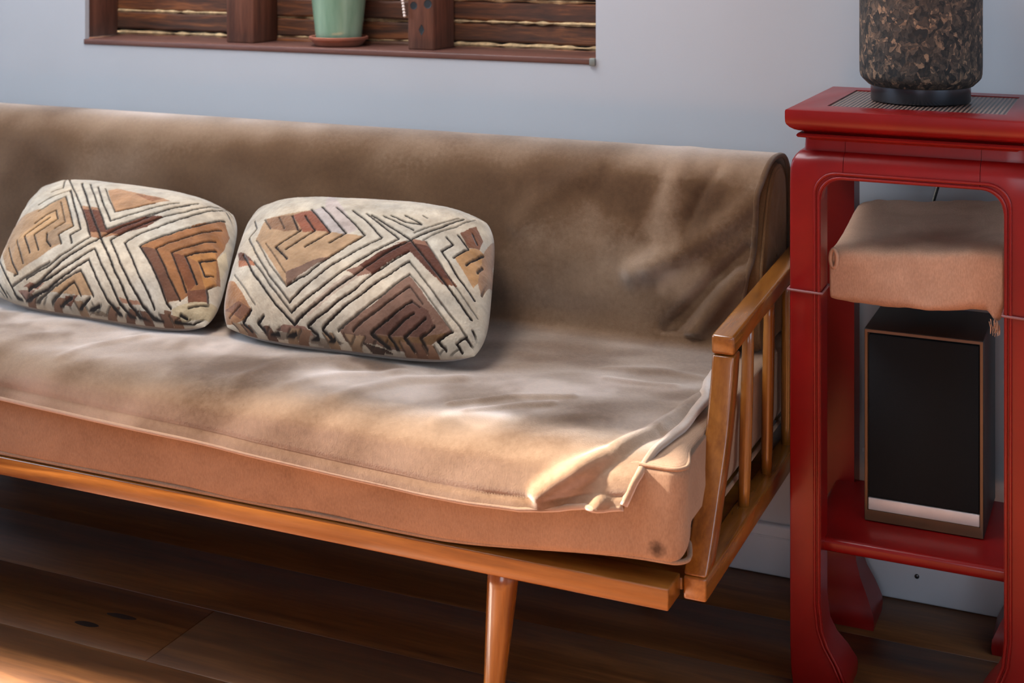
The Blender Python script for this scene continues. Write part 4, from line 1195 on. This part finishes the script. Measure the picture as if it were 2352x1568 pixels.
# lower shelf: framed board with rounded front rail
SHZ = 0.235
bm = box_bm(SX0 + 0.016, SX1 - 0.016, SY0 + 0.028, SY1 - 0.028, SHZ - 0.022, SHZ, 0.0075, 4)
bm_obj('shelf', bm, 'lacquer', stand, True)
for sx in (-1, 1):
    for sy in (-1, 1):
        cx_ = (SX0 + 0.04) if sx < 0 else (SX1 - 0.04)
        cy_ = (SY0 + 0.04) if sy < 0 else (SY1 - 0.04)
        pass

# ================================================================== CORK VASE
vase = empty('cork_vase', (-0.347, -0.205, 0.922), 'dark speckled cork cylinder vase on a blackened metal foot, standing on the red stand', 'vase')
vx, vy = -0.347, -0.205
lathe('foot_ring', [(0.0, 0.9222), (0.079, 0.9222), (0.080, 0.9235), (0.080, 0.9485), (0.0, 0.9485)], vx, vy, 'dark_metal', vase, 72)
lathe('body', [(0.0, 0.947), (0.0805, 0.947), (0.084, 0.9485), (0.0935, 0.9575), (0.0965, 0.9615), (0.098, 0.968), (0.0985, 0.985), (0.0985, 1.235), (0.097, 1.242), (0.090, 1.243), (0.087, 1.238), (0.086, 1.10), (0.0, 1.10)], vx, vy, 'cork', vase, 96)

# ================================================================== LOUDSPEAKER
spk = empty('loudspeaker', (-0.334, -0.17, SHZ), 'black-fronted bookshelf loudspeaker with silver strip on the lower shelf of the red stand', 'speaker')
kx0, kx1, ky0, ky1, kz0, kz1 = -0.428, -0.240, -0.266, -0.085, SHZ + 0.0004, 0.551
# cabinet with an open front recess
bm = bmesh.new()
rx = 0.006
o_ = [bm.verts.new(p) for p in ((kx0, ky0, kz0), (kx1, ky0, kz0), (kx1, ky0, kz1), (kx0, ky0, kz1))]
i_ = [bm.verts.new(p) for p in ((kx0 + 0.0055, ky0, kz0 + 0.018), (kx1 - 0.0055, ky0, kz0 + 0.018), (kx1 - 0.0055, ky0, kz1 - 0.0065), (kx0 + 0.0055, ky0, kz1 - 0.0065))]
d_ = [bm.verts.new((v.co.x, ky0 + 0.006, v.co.z)) for v in i_]
b2 = [bm.verts.new((v.co.x, ky1, v.co.z)) for v in o_]
for j in range(4):
    k = (j + 1) % 4
    bm.faces.new([o_[j], o_[k], i_[k], i_[j]])
    bm.faces.new([i_[j], i_[k], d_[k], d_[j]])
    bm.faces.new([o_[k], o_[j], b2[j], b2[k]])
bm.faces.new(d_); bm.faces.new(b2[::-1])
bmesh.ops.recalc_face_normals(bm, faces=bm.faces)
es = [e for e in bm.edges if all(v in o_ or v in b2 for v in e.verts)]
bmesh.ops.bevel(bm, geom=es, offset=0.0025, segments=3, profile=0.5, affect='EDGES')
bm_obj('cabinet', bm, 'case_black', spk, True)
bm = bmesh.new()
rings = []
for ins, yy in ((0.0015, ky0 + 0.004), (0.0015, ky0 - 0.0018), (0.0058, ky0 - 0.0022), (0.0058, ky0 + 0.004)):
    bot = 0.0185 if ins > 0.003 else 0.0015
    rings.append([bm.verts.new(p) for p in ((kx0 + ins, yy, kz0 + bot), (kx1 - ins, yy, kz0 + bot), (kx1 - ins, yy, kz1 - ins), (kx0 + ins, yy, kz1 - ins))])
for a in range(4):
    for j in range(4):
        bm.faces.new([rings[a][j], rings[a][(j + 1) % 4], rings[(a + 1) % 4][(j + 1) % 4], rings[(a + 1) % 4][j]])
bm_obj('bezel', bm, 'speaker_case', spk)
box('grille', kx0 + 0.0075, kx1 - 0.0075, ky0 - 0.002, ky0 + 0.0055, kz0 + 0.0405, kz1 - 0.0085, 'grille', spk, 0.002)
box('trim_strip', kx0 + 0.0065, kx1 - 0.0065, ky0 - 0.0012, ky0 + 0.0055, kz0 + 0.0185, kz0 + 0.0385, 'silver', spk, 0.0015)

# ================================================================== CLOTH BUNDLE slung between the legs
bundle = empty('cloth_bundle', (-0.336, -0.21, 0.60), 'beige canvas bundle slung between the legs of the red stand above the speaker', 'fabric')
def bundle_mesh():
    nu_, nv_ = 96, 72
    t = np.linspace(0, 1, nu_)[None, :]                  # along x
    a = np.linspace(0, 2 * math.pi, nv_, endpoint=False)[:, None]
    x0, x1 = -0.468, -0.204
    X = x0 + (x1 - x0) * t + 0 * a
    ca, sa = np.cos(a), np.sin(a)
    sq = lambda c: np.sign(c) * np.abs(c) ** 0.30
    # cross section: box-like, top sagging back, front face upright
    Y = -0.2175 + 0.1275 * sq(ca) + 0 * t
    Zc = 0.655 + 0.012 * (t - 0.5)
    hh = 0.047
    Z = Zc + hh * sq(sa) + 0 * a
    topm = sstep(Z, 0.66, 0.69)
    # rear of the top rises, middle dips
    rear = (Y + 0.345) / 0.255
    Z = Z + topm * (0.040 * rear ** 1.2 - 0.010 * np.sin(math.pi * np.clip(rear, 0, 1)) + 0.010 * t)
    Z = Z + 0.006 * vnoise(X * 20, Y * 14) + 0.0025 * vnoise(X * 60, Y * 40) - (1 - topm) * 0.004 * np.sin(math.pi * t)
    Y = Y + 0.005 * vnoise(X * 16 + 4, Z * 25)
    # gathered ends
    endf = np.minimum(t, 1 - t)
    g = 1 - 0.10 * np.exp(-endf / 0.03)
    Z = Zc + (Z - Zc) * g
    # hanging frayed corner at the right front
    cor = sstep(t + 0 * a, 0.90, 0.965) * (1 - sstep(t + 0 * a, 0.985, 1.0)) * sstep(-Y, 0.30, 0.335) * (1 - sstep(Z, 0.60, 0.64))
    Z = Z - 0.034 * cor
    P = np.stack([X, Y, Z], -1)
    caps = []
    for i, dirx in ((0, 1), (-1, -1)):
        base = P[:, i]
        c0 = base.mean(0)
        rows = []
        for k, dx_ in ((0.86, -0.004), (0.62, -0.003), (0.40, 0.012), (0.22, 0.03), (0.02, 0.035)):
            q = c0 + (base - c0) * k; q[:, 0] += dirx * dx_
            rows.append(q)
        caps.append(rows)
    cols = [r for r in caps[0][::-1]] + [P[:, j] for j in range(nu_)] + caps[1]
    A = np.array(cols)
    return grid_mesh('cloth', A, 'bundle', bundle, closed_u=True)
bundle_mesh()
# open fold at the left front corner
ring = [(-0.461 + 0.0055 * math.cos(a), -0.349 - 0.002 * math.cos(a), 0.679 + 0.0145 * math.sin(a)) for a in np.linspace(0, 2 * math.pi, 24, endpoint=False)]
tube('fold', ring, 0.0034, 'bundle', bundle, 8, closed=True)
# frayed threads on the hanging corner
random.seed(9)
fr = []
for k in range(26):
    x = -0.226 + random.uniform(0, 0.018)
    zz = 0.592 + random.uniform(-0.003, 0.006)
    fr.append(((x, -0.346 + random.uniform(-0.003, 0.003), zz + 0.010), (x + random.uniform(-0.004, 0.004), -0.347 + random.uniform(-0.004, 0.004), zz - random.uniform(0.002, 0.008))))
V, F_ = [], []
for p, q in fr:
    R_ = tube_arrays([p, ((p[0] + q[0]) / 2 + 0.001, (p[1] + q[1]) / 2, (p[2] + q[2]) / 2), q], 0.0005, 4)
    o0 = len(V); V += R_.reshape(-1, 3).tolist()
    for i in range(2):
        for j in range(4):
            F_.append((o0 + i * 4 + j, o0 + i * 4 + (j + 1) % 4, o0 + (i + 1) * 4 + (j + 1) % 4, o0 + (i + 1) * 4 + j))
fo = from_data('fringe', V, F_, 'bundle', bundle)
fo['kind'] = 'stuff'
# cords looped round the front legs
for x0_, x1_, zz in ((SX0, SX0 + LEG, 0.633), (SX1 - LEG, SX1, 0.626)):
    e = 0.0018
    loop = [(x0_ - e, SY0 - e, zz), ((x0_ + x1_) / 2, SY0 - e - 0.001, zz - 0.001), (x1_ + e, SY0 - e, zz - 0.002),
            (x1_ + e, SY0 + LEG + e, zz), (x0_ - e, SY0 + LEG + e, zz + 0.001)]
    dense = []
    for k in range(5):
        p, q = np.array(loop[k]), np.array(loop[(k + 1) % 5])
        dense += [p + (q - p) * j / 6 for j in range(6)]
    tube('cord', dense, 0.0022, 'cord', bundle, 8, closed=True)

# cable hanging behind the stand
cpts, _ = smooth_path([(-0.30, -0.03, 0.86), (-0.325, -0.025, 0.80), (-0.345, -0.028, 0.74), (-0.38, -0.03, 0.60), (-0.40, -0.03, 0.48), (-0.38, -0.035, 0.40), (-0.34, -0.07, 0.36), (-0.334, -0.084, 0.355)], 70)
cb = tube('power_cable', cpts, 0.0028, 'black_plastic', None, 8)
tag(cb, 'thin black power cable hanging on the wall behind the red stand', 'cable')
ck = bm_obj('cable_clip', box_bm(-0.474, -0.450, -0.032, -0.0005, 0.262, 0.27, 0.0015), 'silver', None)
tag(ck, 'small pale cable clip on the wall behind the red stand', 'clip')

# ================================================================== NICHE THINGS
px_, py_ = -1.636, 0.0755
sa = lathe('plant_saucer', [(0.0, SILL_Z + 0.0004), (0.049, SILL_Z + 0.0004), (0.053, 0.953), (0.0585, 0.961), (0.060, 0.9625), (0.0635, 0.9635), (0.0655, 0.966), (0.0655, 0.9705), (0.064, 0.9715), (0.060, 0.9705), (0.056, 0.958), (0.0, 0.956)], px_, py_, 'terracotta')
tag(sa, 'round terracotta saucer under the green pot in the wall niche', 'saucer')
pp = empty('plant_pot', (px_, py_, 0.9565), 'pale green glazed plant pot standing in the wall niche', 'pot')
lathe('pot_body', [(0.0, 0.9565), (0.048, 0.9565), (0.0505, 0.96), (0.0525, 0.985), (0.0605, 1.055), (0.068, 1.12), (0.070, 1.135), (0.067, 1.137), (0.064, 1.12), (0.05, 1.05), (0.0, 1.05)], px_, py_, 'glaze', pp, 96)
lathe('rim', [(0.066, 1.118), (0.0715, 1.119), (0.073, 1.124), (0.073, 1.140), (0.0705, 1.143), (0.067, 1.141), (0.066, 1.13)], px_, py_, 'glaze', pp, 96)

# strand of beads hanging beside the bored stud
bs = empty('bead_strand', (-1.45, 0.036, 1.02), 'strand of pale beads hanging at the bored stud in the wall niche', 'beads')
bpath, _ = smooth_path([(-1.4495, 0.036, 1.0225), (-1.4535, 0.036, 1.05), (-1.460, 0.037, 1.09), (-1.466, 0.038, 1.15), (-1.46, 0.038, 1.22), (-1.44, 0.037, 1.26), (-1.42, 0.036, 1.22), (-1.425, 0.036, 1.15)], 56)
bme = bpy.data.meshes.new('bead')
bm = bmesh.new(); bmesh.ops.create_uvsphere(bm, u_segments=10, v_segments=6, radius=0.0035); bm.to_mesh(bme); bm.free()
bme.materials.append(M['pearl'])
for p in bme.polygons:
    p.use_smooth = True
for q in bpath:
    o = bpy.data.objects.new('bead', bme); COL.objects.link(o)
    o.parent = bs; o.matrix_parent_inverse = bs.matrix_basis.inverted()
    o.location = tuple(q)
